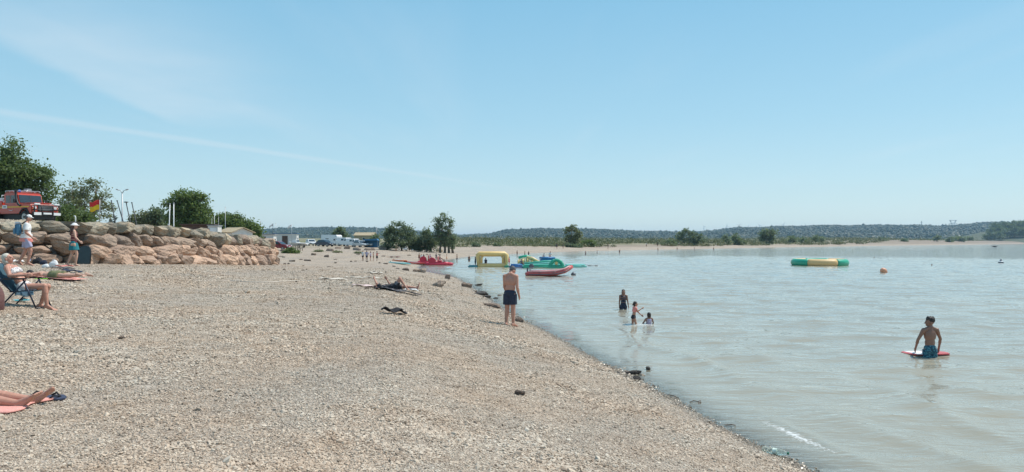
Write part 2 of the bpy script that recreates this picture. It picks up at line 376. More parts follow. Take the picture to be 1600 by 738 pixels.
# ================================================================== lake
def water_mat():
    t = NT('lake_water'); dep = t.attr('depth'); foam = t.attr('foam'); co = t.coord()
    n1 = t.noise(1, 3, vec=t.coord('Object', (1.1, 3.0, 1))); n2 = t.noise(1, 3, vec=t.coord('Object', (4.2, 10, 1)))
    n3 = t.noise(1, 2, vec=t.coord('Object', (.25, .8, 1)))
    h = t.math('ADD', t.math('ADD', t.math('MULTIPLY', n1, .6), t.math('MULTIPLY', n2, .16)), t.math('MULTIPLY', n3, 1.1))
    nr = t.bump(h, .5, .18)
    murk = t.mix(t.mr(t.noise(.12, 4), .3, .7), (.335, .30, .225), (.295, .275, .215))
    dif = t.n('ShaderNodeBsdfDiffuse'); t.L.new(murk, dif.inputs[0]); t.L.new(nr, dif.inputs['Normal'])
    tr = t.n('ShaderNodeBsdfTransparent'); tr.inputs[0].default_value = (.80, .86, .84, 1)
    op = t.math('SUBTRACT', 1, t.math('POWER', 2.718, t.math('MULTIPLY', dep, -28)))
    b = t.n('ShaderNodeMixShader'); t.L.new(op, b.inputs[0]); t.L.new(tr.outputs[0], b.inputs[1]); t.L.new(dif.outputs[0], b.inputs[2])
    gl = t.n('ShaderNodeBsdfGlossy'); gl.inputs['Roughness'].default_value = .04; t.L.new(nr, gl.inputs['Normal']); gl.inputs[0].default_value = (1, 1, 1, 1)
    fr = t.n('ShaderNodeFresnel'); fr.inputs[0].default_value = 1.333; t.L.new(nr, fr.inputs['Normal'])
    s = t.n('ShaderNodeMixShader'); t.L.new(fr.outputs[0], s.inputs[0]); t.L.new(b.outputs[0], s.inputs[1]); t.L.new(gl.outputs[0], s.inputs[2])
    fm = t.n('ShaderNodeBsdfDiffuse'); fm.inputs[0].default_value = (.72, .73, .71, 1)
    ff = t.math('MULTIPLY', t.mr(t.math('ADD', t.noise(26, 6, rough=.75), t.math('MULTIPLY', foam, .22)), .66, .86), t.mr(foam, 0, .3))
    s2 = t.n('ShaderNodeMixShader'); t.L.new(t.math('MULTIPLY', ff, .85), s2.inputs[0]); t.L.new(s.outputs[0], s2.inputs[1]); t.L.new(fm.outputs[0], s2.inputs[2])
    return t.done(s2.outputs[0])
wa = np.radians(np.concatenate([np.arange(-40, -14, 1), np.arange(-14, 44, .125), np.arange(44, 181, 4)]))
wr = np.concatenate([np.geomspace(1.5, 6, 30)[:-1], np.geomspace(6, 170, 720)[:-1], np.geomspace(170, 9000, 60)])
x, y, F = polar(wr, wa); d = shore_d(x, y); dep = np.maximum(-gz(x, y), 0)
r = np.hypot(x, y); fade = smooth(r, 170, 90)
def wn(lx, ly, a, rot, off):
    c, s = math.cos(R(rot)), math.sin(R(rot)); return a*pn((x*c+y*s)/lx+off, (-x*s+y*c)/ly+off*2.3)
off = np.clip(-d, 0, 100)
hw = wn(5, 1.5, .115, 8, 0)+wn(2.2, .75, .068, -6, 11)+wn(1.0, .38, .027, 14, 23)+wn(.5, .22, .010, 3, 31)
hw = hw*(.25+.75*smooth(off, .2, 4))*fade
ph = 2*np.pi*(off/1.75+.22*pn(x*.35, y*.35)*2)+.6
swell = .07*(np.exp(1.6*(np.sin(ph)-1))*1.5-.4)*np.exp(-off/4.5)*smooth(off, .25, .9)*(.35+.65*smooth(pn(x*.18+5, y*.18), -.25, .3))*smooth(y, 40, 15)
hw = hw+swell
crest = smooth(np.sin(ph), .55, 1)*smooth(off, .5, .85)*smooth(off, 2.0, 1.3)
cx, cy = W(1250, 683)[:2]; oc = -sdist(np.array([cx]), np.array([cy]), SH)[0]; gl_ = np.exp(-(((x-cx)**2+(y-cy)**2)/.9)); bandw = off-oc+.10*pn(x*1.2, y*1.2)
foam = 1.0*gl_*np.exp(-(bandw/.075)**2)+.5*gl_*smooth(bandw, -.45, -.05)*(bandw < 0)
zz_add = .055*np.exp(-(((x-cx)**2+(y-cy)**2)/2.2))*np.exp(-((bandw-.10)/.16)**2)
foam += .42*smooth(off, .34, .04)*smooth(y, 45, 12)*smooth(pn(x*1.1, y*1.1), .05, .5)*(d < .1)
for q, rad in (((990, 508), .55), ((1013, 508), .35), ((958, 506), .3), ((925, 488), .7)):
    gx, gy = W(*q)[:2]; foam += .6*np.exp(-(((x-gx)/(rad*1.5))**2+((y-gy)/rad)**2))
zz = np.where(dep > 0, (hw+zz_add)*np.clip(dep*6, .15, 1), 0)
keep = (d < 6).reshape(len(wr), len(wa)); ids = np.flatnonzero((keep[:-1, :-1] | keep[1:, 1:]).ravel()); F = F[ids]
used, inv = np.unique(F, return_inverse=True); F = inv.reshape(F.shape)
lake = tag(bigmesh('lake_water', np.stack([x, y, zz], 1)[used], F, water_mat(), True, {'depth': dep[used], 'foam': np.clip(foam, 0, 1.4)[used]}), 'rippled murky green lake water', 'lake', kind='structure')

# ================================================================== hills with their woods
SKP = [-900, -300, 0, 300, 405, 440, 500, 560, 600, 650, 700, 725, 745, 765, 790, 850, 890, 950, 1000, 1040, 1100, 1140, 1200, 1240, 1270, 1320, 1380, 1430, 1470, 1500, 1530, 1570, 1640, 1900, 2500]
SKY_ = [372, 366, 362, 361, 361, 358.5, 357.6, 358, 359.5, 362.5, 367, 369, 367.5, 368, 361.5, 359, 359.5, 361, 363, 363.5, 363, 358, 356, 355.5, 354.5, 354, 353, 353.5, 356, 353, 350.5, 349, 352, 358, 370]
def hill_mat():
    t = NT('wooded_hill'); c = t.mix(t.mr(t.noise(.02, 6), .3, .7), (.06, .08, .04), (.11, .115, .065))
    return t.done(t.prin(c, .9, t.bump(t.noise(.12, 5), 1, 6)))
hp_ = np.arange(-900, 2501, 6.); ht = np.linspace(0, 1, 34)
px_, tt = np.meshgrid(hp_, ht, indexing='ij'); dist = 1500+1700*tt+120*pn(px_*.01, tt*3)
top = (HOR+1.8-np.interp(px_, SKP, SKY_))/FPX*3200+CAMZ
hz = 6+(top-8-6)*np.where(tt < .9, smooth(tt, 0, .95), 1-(tt-.9)*1.5)+8*pn(px_*.02, tt*6)*smooth(tt, 0, .2)*(1-smooth(tt, .7, .9))
hx, hy = (px_-800)/FPX*dist, dist
i = np.arange(len(hp_)-1)[:, None]*len(ht); j = np.arange(len(ht)-1)[None, :]
F = np.stack([i+j, i+len(ht)+j, i+len(ht)+j+1, i+j+1], -1).reshape(-1, 4)
HV = np.stack([hx.ravel(), hy.ravel(), hz.ravel()], 1)
tag(bigmesh('hills', HV, F, hill_mat(), True), 'long low wooded hills beyond the lake', 'hills', kind='structure')
def ico(sub):
    bm = bmesh.new(); bmesh.ops.create_icosphere(bm, subdivisions=sub, radius=1); bm.verts.ensure_lookup_table()
    V = np.array([v.co[:] for v in bm.verts]); F = np.array([[v.index for v in f.verts] for f in bm.faces]); bm.free(); return V, F
def blobs(name, P, S, mt, sub=1, jit=.25, smooth_=False):
    V0, F0 = ico(sub); n = len(P); V = V0[None]*(1+jit*rng.standard_normal((n, len(V0), 1)))*S[:, None, :]+P[:, None, :]
    return bigmesh(name, V.reshape(-1, 3), (F0[None]+(np.arange(n)*len(V0))[:, None, None]).reshape(-1, 3), mt, smooth_)
N = 42000
pxs = rng.uniform(300, 1750, N); ts = rng.uniform(0, .93, N)**.8; ts[:2600] = rng.uniform(.86, .93, 2600)
ii = (pxs-hp_[0])/6; i0 = ii.astype(int); jj = ts*33; j0 = np.minimum(jj.astype(int), 32); fi, fj = ii-i0, jj-j0
HG = HV.reshape(len(hp_), len(ht), 3)
P = (HG[i0, j0]*((1-fi)*(1-fj))[:, None]+HG[i0+1, j0]*(fi*(1-fj))[:, None]+HG[i0, j0+1]*((1-fi)*fj)[:, None]+HG[i0+1, j0+1]*(fi*fj)[:, None])
thin = (pxs > 1120) & (ts > .84) & (pn(pxs*.02, pxs*0) < .12); P = P[~thin]; k = len(P)
s = rng.uniform(2.2, 4.6, k)*np.where(rng.random(k) < .05, 1.5, 1); S = np.stack([s, s, s*rng.uniform(.7, 1.2, k)], 1); P[:, 2] += s*.4
M_WOOD = leafmat('far_wood', (.035, .055, .030), (.075, .095, .05), .12)
tag(blobs('hill_woodland', P, S, M_WOOD, 1), 'dense green woodland covering the far hills', 'woodland', kind='stuff')
# scrub along the far bank
def scatter_scrub(name, label, N, pxr, dr, sr, mt, q=34):
    P = []
    while len(P) < N:
        px = rng.uniform(*pxr, 4000); Y = np.exp(rng.uniform(np.log(135), np.log(1400), 4000)); X = (px-800)/FPX*Y; d = shore_d(X, Y)
        ok = (d > dr[0]-13*smooth(Y, 205, 290)+48*smooth(X, 260, 460)) & (d < dr[1]) & (pn(X*.03+7, Y*.03) > -.12); z = gz(X, Y)
        P += [(a, b, c) for a, b, c in zip(X[ok], Y[ok], z[ok])]
    P = np.array(P[:N]); n = N
    s = rng.uniform(*sr, n)*np.clip(P[:, 1]/300, .5, 1.8)
    C = P[:, None, :]+rng.standard_normal((n, q, 3))*s[:, None, None]*np.array([.55, .55, .28]); C[..., 2] = np.maximum(C[..., 2], P[:, None, 2])+s[:, None]*.28
    return leaves(name, C.reshape(-1, 3), np.repeat(s*.24, q), mt)
def leaves(name, C, size, mt, parent=None, up=.3):
    n = len(C); a = rng.standard_normal((n, 3)); a[:, 2] = np.abs(a[:, 2])+up; a /= np.linalg.norm(a, axis=1)[:, None]
    u = np.cross(a, rng.standard_normal((n, 3))); u /= np.linalg.norm(u, axis=1)[:, None]; w = np.cross(a, u)
    s = np.asarray(size)[:, None]*rng.uniform(.6, 1.3, (n, 1)); l = rng.uniform(.45, .8, (n, 1))
    V = np.stack([C-u*s, C-w*s*l+a*s*.15, C+u*s, C+w*s*l+a*s*.15], 1).reshape(-1, 3)
    o = bigmesh(name, V, np.arange(4*n).reshape(-1, 4), mt, False)
    if parent is not None: o.parent = parent
    return o
M_SCRUB = leafmat('scrub', (.075, .095, .045), (.26, .24, .13), .2)
tag(scatter_scrub('bank_scrub', '', 2600, (640, 1640), (26, 330), (.7, 1.9), M_SCRUB), 'low dry scrub along the far bank', 'scrub', kind='stuff')

# wooded knoll at the right edge of the far shore
KN = (1010., 1430.)
def knoll(x, y): return 5+30*np.exp(-(((x-KN[0])/125)**2+((y-KN[1])/150)**2)*1.1)
a_, r_ = np.meshgrid(np.linspace(0, 2*np.pi, 49), np.linspace(0, 300, 24), indexing='ij'); kx, ky = KN[0]+r_*np.cos(a_), KN[1]+r_*np.sin(a_); kz = knoll(kx, ky)-.02*r_
i = np.arange(48)[:, None]*24; j = np.arange(23)[None, :]
tag(bigmesh('knoll_terrain', np.stack([kx.ravel(), ky.ravel(), kz.ravel()], 1), np.stack([i+j, i+24+j, i+24+j+1, i+j+1], -1).reshape(-1, 4), bpy.data.materials['wooded_hill'], True), 'low wooded knoll at the right end of the far shore', 'knoll', kind='structure')
# ================================================================== loose pebbles (near shingle)
def rockmesh(name, seed, sub=3, p=12, cuts=5, nz=.05, mt=None, cutd=(.46, .6), flat=False):
    r = np.random.default_rng(seed); V, F = ico(sub); N_ = []; D = []
    for ax in np.concatenate([np.eye(3), -np.eye(3)]):
        q = ax+r.normal(0, .16, 3); N_.append(q/np.linalg.norm(q)); D.append(.5*r.uniform(.88, 1.06))
    for _ in range(cuts):
        q = r.normal(0, 1, 3); N_.append(q/np.linalg.norm(q)); D.append(r.uniform(*cutd))
    dot = np.maximum(V@np.array(N_).T, 0)/np.array(D); rad = (dot**p).sum(1)**(-1/p)
    o = r.uniform(0, 50, 3)
    for i, v in enumerate(V):
        q = Vector(v*2.2+o); rad[i] *= 1+nz*mnoise.noise(q)+nz*.6*mnoise.noise(q*2.7)
    V = V*rad[:, None]; V /= np.ptp(V, axis=0)
    me = bpy.data.meshes.new(name); me.from_pydata(V.tolist(), [], F.tolist()); me.update(); me.polygons.foreach_set('use_smooth', [not flat]*len(me.polygons))
    try: me.set_sharp_from_angle(angle=R(38))
    except Exception: pass
    if mt: me.materials.append(mt)
    return me
def stonemat(name, c1, c2, c3, sc=1.2):
    t = NT(name); rnd = t.n('ShaderNodeObjectInfo').outputs['Random']
    c = t.mix(t.mr(t.noise(sc, 5), .3, .7), c1, c2); c = t.mix(t.mr(t.noise(sc*3.3, 5), .5, .75), c, c3)
    c = t.mix(1, c, t.mix(rnd, (.68, .68, .70), (1.16, 1.10, 1.05)), 'MULTIPLY')
    h = t.math('ADD', t.noise(5, 8, rough=.65), t.math('MULTIPLY', t.vor(4.5), .7))
    MATS[name] = t.done(t.prin(c, .9, t.bump(h, 1, .16), Specular_IOR_Level=.2)); return MATS[name]
def pebblemat(wet=False):
    t = NT('wet_pebble' if wet else 'pebble'); pos = t.n('ShaderNodeNewGeometry').outputs['Position']; rnd = t.n('ShaderNodeObjectInfo').outputs['Random']
    rp = t.n('ShaderNodeValToRGB'); e = rp.color_ramp.elements; e[0].color = (.25, .20, .16, 1); e[1].color = (.59, .53, .455, 1)
    for p, c in ((.2, (.41, .335, .27)), (.45, (.515, .432, .35)), (.62, (.475, .415, .35)), (.8, (.57, .488, .40))): q = e.new(p); q.color = (*c, 1)
    t.L.new(rnd, rp.inputs[0]); c = t.mix(t.mr(t.noise(.55, 4, vec=pos), .4, .62), rp.outputs[0], t.mix(1, rp.outputs[0], (1.03, .96, .91), 'MULTIPLY'))
    c = t.mix(t.mr(t.noise(.33, 5, vec=pos), .48, .66), c, t.mix(1, c, (.89, .90, .91), 'MULTIPLY')); c = t.mix(t.mr(t.noise(2.2, 5, vec=pos), .52, .7), c, t.mix(1, c, (.82, .79, .76), 'MULTIPLY'))
    c = t.mix(1, c, (1.02, .995, .945), 'MULTIPLY')
    if wet: c = t.mix(1, c, (.58, .55, .5), 'MULTIPLY')
    MATS['wet_pebble' if wet else 'pebble'] = t.done(t.prin(c, .3 if wet else .8, Specular_IOR_Level=.5 if wet else .3)); return t.m
def pebbles(name, label, P, S, wet=False):
    pm = pebblemat(wet)
    n = len(P); me = bpy.data.meshes.new(name); me.vertices.add(n); me.vertices.foreach_set('co', P.astype(np.float32).ravel())
    a = me.attributes.new('siz', 'FLOAT_VECTOR', 'POINT'); a.data.foreach_set('vector', S.astype(np.float32).ravel())
    a = me.attributes.new('ang', 'FLOAT_VECTOR', 'POINT'); a.data.foreach_set('vector', np.stack([rng.normal(0, .3, n), rng.normal(0, .3, n), rng.uniform(0, 6.28, n)], 1).astype(np.float32).ravel())
    o = link(name, me, None)
    g = bpy.data.node_groups.new('scatter', 'GeometryNodeTree'); g.interface.new_socket('Geometry', in_out='INPUT', socket_type='NodeSocketGeometry'); g.interface.new_socket('Geometry', in_out='OUTPUT', socket_type='NodeSocketGeometry')
    N = g.nodes; gi = N.new('NodeGroupInput'); go = N.new('NodeGroupOutput'); ip = N.new('GeometryNodeInstanceOnPoints'); ip.inputs['Pick Instance'].default_value = True
    j = N.new('GeometryNodeGeometryToInstance')
    for k in range(5):
        m = rockmesh('pebble_shape', 100+k, 1, 6, 3, .05, pm); po = bpy.data.objects.new('pebble_shape', m)
        oi = N.new('GeometryNodeObjectInfo'); oi.inputs['Object'].default_value = po; g.links.new(oi.outputs['Geometry'], j.inputs[0])
    g.links.new(gi.outputs[0], ip.inputs['Points']); g.links.new(j.outputs[0], ip.inputs['Instance'])
    for nm, sk in (('siz', 'Scale'), ('ang', 'Rotation')):
        q = N.new('GeometryNodeInputNamedAttribute'); q.data_type = 'FLOAT_VECTOR'; q.inputs['Name'].default_value = nm; g.links.new(q.outputs['Attribute'], ip.inputs[sk])
    ri = N.new('FunctionNodeRandomValue'); ri.data_type = 'INT'; ri.inputs[4].default_value = 0; ri.inputs[5].default_value = 4
    g.links.new(ri.outputs[2], ip.inputs['Instance Index'])
    g.links.new(ip.outputs[0], go.inputs[0]); md = o.modifiers.new('scatter', 'NODES'); md.node_group = g
    return tag(o, label, 'gravel', kind='stuff')
n = 760000
r = 4.3+(64-4.3)*rng.random(n)**2.1; a = np.radians(rng.uniform(-39, 32, n)); x, y = r*np.sin(a), r*np.cos(a); z, d, f = gz(x, y, True)
ok = (d > -.5) & (rng.random(n) < np.clip((60-r)/45, 0, 1)); x, y, z, d = x[ok], y[ok], z[ok], d[ok]
s = .0125*np.exp(rng.normal(0, .38, len(x)))*(.78+.6*smooth(pn(x*.5+d*.8, y*.25+3)+.5*pn(x*1.7, y*1.7), -.2, .45))*np.clip(r[ok]/7, .85, 9)**.45; big = rng.random(len(x)) < .0015; s[big] *= 2.2
S = np.stack([s*rng.uniform(1, 1.7, len(s)), s, s*rng.uniform(.45, .8, len(s))], 1)
PP = np.stack([x, y, z+s*.18], 1); wt = d+.22*pn(x*1.3+4, y*1.3)+.12*pn(x*5, y*5) < .16
pebbles('loose_gravel', 'loose pale pebbles covering the near beach', PP[~wt], S[~wt])
pebbles('wet_gravel', 'dark wet pebbles along the near waterline', PP[wt], S[wt], True)

# ================================================================== boulder wall
M_OR = stonemat('ochre_rock', (.58, .405, .295), (.50, .36, .27), (.38, .275, .21))
M_GR = stonemat('grey_rock', (.41, .315, .245), (.33, .26, .205), (.48, .36, .265))
M_PA = stonemat('pale_rock', (.44, .385, .29), (.34, .31, .24), (.52, .40, .285))
RM = {k: [rockmesh('boulder', 10*q+h, 3, 30, 9, .09, m, (.42, .58) if q else (.38, .54), True) for h in range(7)] for q, (k, m) in enumerate((('o', M_OR), ('g', M_GR), ('p', M_PA)))}
wall = thing('boulder_wall', 'stacked boulder retaining wall with ochre lower rocks and grey top', 'wall', (-18.3, 38, gzf(-17.3, 38)))
def boulder(kind, c, size, yaw, tilt=0, pitch=0):
    o = link('boulder', random.choice(RM[kind]), None, wall); c = Vector(c)-wall.location
    o.location = c; o.scale = size; o.rotation_euler = (Matrix.Rotation(yaw, 3, 'Z')@Matrix.Rotation(tilt, 3, 'Y')@Matrix.Rotation(pitch, 3, 'X')@Matrix.Rotation(random.choice((0, math.pi)), 3, 'Z')).to_euler()
WP = [Vector(q) for q in [(-27, 27.7), (-20.5, 29.5), (-18.7, 31.3), (-18.3, 38), (-18.0, 42), (-17.6, 51.5), (-18.3, 52.8), (-20.6, 54.5)]]
segl = [(WP[i+1]-WP[i]).length for i in range(len(WP)-1)]; LT = sum(segl)
def along(s):
    for i, l in enumerate(segl):
        if s <= l or i == len(segl)-1:
            t = (WP[i+1]-WP[i]).normalized(); return WP[i]+t*s, t
        s -= l
for tier in range(4):
    s = random.uniform(0, .4)
    while s < LT:
        p, t = along(s); front = p.y < 31
        wdt = random.uniform(.95, 1.6) if front else random.uniform(.75, 1.45)*(1.1 if tier in (0, 3) else 1)
        if p.y > 44: wdt *= .85
        p, t = along(s+wdt/2); nrm = Vector((t.y, -t.x)); nt_ = 4 if p.y < 43.5 else 3
        s += wdt*.96
        if tier >= nt_: continue
        fp = p+nrm*1.0; base = gzf(fp.x, fp.y)-.12; topz = float(np.interp(p.y, TY, TZ))-.02; h = (topz-base)/nt_
        k = tier if nt_ == 4 else (0, 1, 2)[tier]
        outw = (.42-.1*k) if front else (.95-.33*k+random.uniform(-.12, .12)); c2 = p+nrm*outw
        kind = ('p' if k == 3 else 'g' if (k == 2 or (k == 1 and front and random.random() < .6)) else 'o')
        if nt_ == 3 and k == 2: kind = random.choice('ggp')
        slant = 0 if front else random.uniform(-.28, .28)+(.35 if (p.y > 41 and k < 2) else 0)
        hh = h*random.uniform(1.1, 1.3)*(1.05 if k == 0 else 1)
        boulder(kind, (c2.x, c2.y, base+h*(k+.5)+random.uniform(-.05, .05)), (wdt*1.08*random.uniform(.92, 1.1), random.uniform(1.05, 1.4), hh), math.atan2(t.y, t.x)+random.uniform(-.15, .15), slant, random.uniform(-.25, .25))
        if not front and k < 2 and random.random() < .75:           # smaller wedged stones
            q = p+t*(wdt*.5)+nrm*(outw+.25); boulder('o', (q.x, q.y, base+h*(k+random.uniform(.1, .95))), (random.uniform(.3, .6), .5, random.uniform(.25, .5)), random.uniform(0, 3), random.uniform(-.5, .5))

# ================================================================== stones lying on the beach
M_ST = stonemat('beach_stone', (.40, .34, .28), (.30, .25, .21), (.22, .18, .15), 4)
M_WS = stonemat('wet_stone', (.13, .12, .11), (.09, .08, .075), (.18, .16, .14), 4)
M_BR = stonemat('brown_stone', (.38, .285, .22), (.31, .235, .185), (.22, .17, .135), 4)
SM = {k: [rockmesh('stone', 300+10*q+h, 2, 9, 5, .07, m) for h in range(4)] for q, (k, m) in enumerate((('s', M_ST), ('w', M_WS), ('b', M_BR)))}
def stone(px, py, w, h, label, kind='s', group=None, water=False, yaw=None):
    P = W(px, py) if water else G(px, py); m = P.y/FPX
    o = link('stone', random.choice(SM[kind]), None, None, (P.x, P.y, (0 if water else P.z)+h*m*.28), (random.uniform(-.15, .15), random.uniform(-.15, .15), random.uniform(-.4, .4) if yaw is None else yaw))
    o.scale = (w*m, w*m*random.uniform(.6, .9), h*m*1.25); return tag(o, label, 'stone', group)
stone(812, 617, 17, 8, 'grey brown stone lying alone on near shingle below standing man', 'b')
stone(191, 530, 11, 5, 'small brown stone alone on shingle in front of folding chair', 'b')
stone(991, 586, 22, 9, 'largest dark wet rock at the water edge on near shore', 'w')
stone(982, 584, 16, 5, 'flat pale rock leaning on dark wet rock at water edge', 's')
stone(996, 594, 14, 6, 'small dark wet rock just below the largest water edge rock', 'w')
stone(1013, 578, 8, 5, 'small rounded rock standing in shallow water off the shore', 'w', water=True)
stone(811, 503, 15, 8, 'brown rock right beside the feet of the standing man', 'b')
stone(770, 480, 26, 7, 'long flat brown rock at waterline left of standing man', 'b')
stone(752, 461, 20, 6, 'dark slab of rock at water edge behind standing man', 'w')
stone(762, 465, 13, 4, 'low dark stone awash behind the standing man', 'w', water=True)
stone(748, 446, 12, 3, 'thin dark stone showing above water behind standing man', 'w', water=True)
stone(729, 449, 18, 8, 'rounded brown rock on shingle bank before the water', 'b')
stone(699, 436, 9, 8, 'upright brown rock on the shingle spit', 'b')
stone(684, 448, 22, 8, 'broad grey brown rock on shingle right of dark towel', 's')
stone(690, 443, 14, 5, 'tan rock behind broad rock on shingle spit', 'b')
stone(658, 426, 18, 7, 'rounded pale boulder at tip of the shingle spit', 's')
stone(650, 425, 11, 5, 'darker rock beside the pale boulder on spit tip', 'b')
stone(634, 423, 12, 5, 'brown stone on shingle below turquoise paddle boards', 'b')
stone(582, 427, 10, 3, 'dark flat stone left of the shingle spit', 'b')
stone(510, 402, 9, 4, 'reddish block of stone on upper beach, right one', 'b')
stone(490, 399, 8, 4, 'reddish block of stone on upper beach, left one', 'b')
stone(480, 408, 11, 3, 'flat slab of stone on upper beach nearest the wall', 's')
stone(456, 409, 10, 3, 'grey stone just right of boulder wall end', 's')
stone(441, 393, 7, 4, 'brown stone beside green bush near boulder wall end', 'b')
stone(578, 449, 8, 3, 'dark stone at head of lying sunbather', 'b')
stone(572, 452, 8, 2.5, 'low dark stone left of lying sunbather', 'b')
for q in range(26):
    t = random.random(); px = 735+t*500; py = 452+(t**1.25)*248
    stone(px-random.uniform(2, 16), py+random.uniform(-2, 5), random.uniform(5, 10), random.uniform(3, 5), 'small dark stone in the wet strip along the near waterline', random.choice('wwb'), 'stones along the near waterline')
for q in range(30):
    t = random.random(); px = random.uniform(430, 720); py = random.uniform(397, 442)
    if G(px, py).z > .15: stone(px, py, random.uniform(3, 7.5), random.uniform(1.2, 2.5), 'scattered small stone on the middle stretch of beach', random.choice('ssb'), 'stones scattered on the middle beach')
for q in range(12):
    px = 455+q*14+random.uniform(-5, 5)
    stone(px+60, 389.5+random.uniform(-1, 3.5), random.uniform(8, 15), random.uniform(3, 6), 'weathered rock edging the car park bank', random.choice('sbb'), 'rocks edging the car park bank')

# ================================================================== trees and bushes
M_BARK = mat('bark', (.17, .13, .10), .9, .3, 3, .6, 14)
L_DEEP = leafmat('deep_green_leaf', (.075, .12, .05), (.18, .235, .09), .42)
L_MID = leafmat('mid_green_leaf', (.085, .14, .045), (.20, .26, .085), .42)
L_OLIVE = leafmat('olive_leaf', (.13, .15, .08), (.28, .29, .16), .42)
L_BLUE = leafmat('grey_green_leaf', (.10, .14, .09), (.22, .265, .16), .45)
L_CYP = leafmat('cypress_leaf', (.018, .032, .016), (.045, .065, .03), .1)
def tree(name, label, base, blobs_, n, leaf, mt, cat='tree', group=None, clump=.35, trunks=None, dens=1.0):
    """blobs_: (x, y, z, rx, ry, rz) of foliage masses, local to the base"""
    t = thing(name, label, cat, base, 0, group); tb = MB(); H = max(b[2]+b[5] for b in blobs_)
    tr = H*.022+.05
    for (ox, oy) in (trunks or [(0, 0)]):
        cx = sum(b[0] for b in blobs_)/len(blobs_); top = Vector((ox*.6+cx*.5, oy, H*.62))
        P = [Vector((ox, oy, -.3))]+[Vector((ox, oy, 0)).lerp(top, q)+Vector((random.uniform(-1, 1), random.uniform(-1, 1), 0))*H*.012 for q in (.15, .35, .6, .8, 1)]
        tb.tube(P, [tr*1.35, tr, tr*.85, tr*.6, tr*.4, tr*.15], 7)
    for b in blobs_:
        e = Vector(b[:3])+Vector((0, 0, b[5]*.3)); s0 = Vector((random.choice(trunks)[0] if trunks else 0, 0, max(.25*H, min(b[2]-b[5]*.7, .5*H))))
        md = s0.lerp(e, .5)+Vector((random.uniform(-.1, .1)*H*.3, 0, -.03*H)); tb.tube([s0, md, e], [tr*.55, tr*.35, tr*.08], 5)
        for q in range(3):
            e2 = Vector(b[:3])+Vector((random.uniform(-.7, .7)*b[3], random.uniform(-.7, .7)*b[4], random.uniform(-.2, .7)*b[5])); tb.tube([md, md.lerp(e2, .6)+Vector((0, 0, .02*H)), e2], [tr*.25, tr*.14, tr*.04], 4)
    obj('trunk', tb, M_BARK, t, smooth=True)
    vol = np.array([b[3]*b[4]*b[5] for b in blobs_])**.8; cnt = np.maximum((n*vol/vol.sum()).astype(int), 40); C = []
    for b, k in zip(blobs_, cnt):
        nc = max(6, int(k/34)); d = rng.standard_normal((nc, 3)); d /= np.linalg.norm(d, axis=1)[:, None]
        cc = np.array(b[:3])+d*(rng.uniform(.35, 1.06, (nc, 1))**.6)*np.array(b[3:6]); per = rng.uniform(.5, 1.6, nc); per = np.maximum((per/per.sum()*k).astype(int), 4)
        for c, m in zip(cc, per):
            s = clump*rng.uniform(.6, 1.5); C.append(c+rng.standard_normal((m, 3))*s*np.array([1, 1, .65])*dens)
    C = np.concatenate(C); C[:, 2] = np.maximum(C[:, 2], .05); leaves('crown', C, np.full(len(C), leaf), mt, t); return t
def gbase(px, Y, dz=0):
    x = (px-800)/FPX*Y; return Vector((x, Y, gzf(x, Y)+dz))
def blobs_px(base, L):
    """masses given as picture centre and half sizes, at the distance of the trunk"""
    m = base.y/FPX; return [((px-800)*m-base.x, random.uniform(-.4, .4)*rx*m, CAMZ-(py-HOR)*m-base.z, rx*m, (rx+rz)*.5*m, rz*m) for px, py, rx, rz in L]
b = gbase(18, 62); tree('broadleaf_tree', 'large dense green tree behind the red fire truck', b, blobs_px(b, [(20, 232, 20, 14), (14, 268, 40, 24), (45, 275, 28, 24), (68, 278, 17, 18), (76, 300, 10, 16), (-8, 290, 32, 36), (30, 305, 40, 30), (-40, 270, 45, 40)]), 24000, .12, L_DEEP, clump=.3)
b = gbase(128, 74); tree('olive_tree', 'airy grey green tree behind the red and yellow flag', b, blobs_px(b, [(112, 298, 16, 12), (136, 292, 15, 10), (150, 292, 10, 9), (104, 318, 14, 14), (135, 314, 22, 14), (165, 308, 11, 10), (120, 333, 22, 13), (158, 330, 16, 14), (96, 330, 10, 14)]), 5200, .11, L_OLIVE, clump=.30, trunks=[(-.8, 0), (.3, 0), (1.2, 0)])
for q, (px, top, w) in enumerate(((173, 340, 4), (179, 333, 5), (191, 343, 3))):
    b = gbase(px, 130); m = b.y/FPX; h = CAMZ+(HOR-top)*m-b.z
    tree('cypress_tree', ['short dark cypress left of the tall cypress', 'tallest dark cypress beside the leaning poles', 'slim dark cypress at foot of street lamp'][q], b, [(0, 0, h*k, w*m*(1.05-k*.8), w*m*(1.05-k*.8), h*.2) for k in (.15, .3, .45, .6, .75, .88)], 1400, .13, L_CYP, group='cypress trees', clump=.16)
b = gbase(222, 105); tree('shrubby_tree', 'low grey green tree left of the small rounded tree', b, blobs_px(b, [(222, 340, 14, 10), (212, 348, 14, 10), (234, 348, 12, 10)]), 2600, .17, L_OLIVE, clump=.3)
b = gbase(243, 105); tree('shrubby_tree', 'small rounded grey green tree left of large bright tree', b, blobs_px(b, [(243, 334, 13, 9), (238, 346, 16, 11), (255, 346, 14, 12)]), 3000, .17, L_BLUE, clump=.3)
b = gbase(296, 100); tree('plane_tree', 'large bright green tree behind two white masts', b, blobs_px(b, [(293, 307, 15, 11), (276, 314, 15, 9), (263, 318, 9, 5), (310, 318, 14, 14), (317, 305, 5, 8), (290, 328, 26, 15), (318, 338, 15, 14), (280, 345, 22, 16), (310, 352, 20, 14)]), 13000, .17, L_MID, clump=.33)
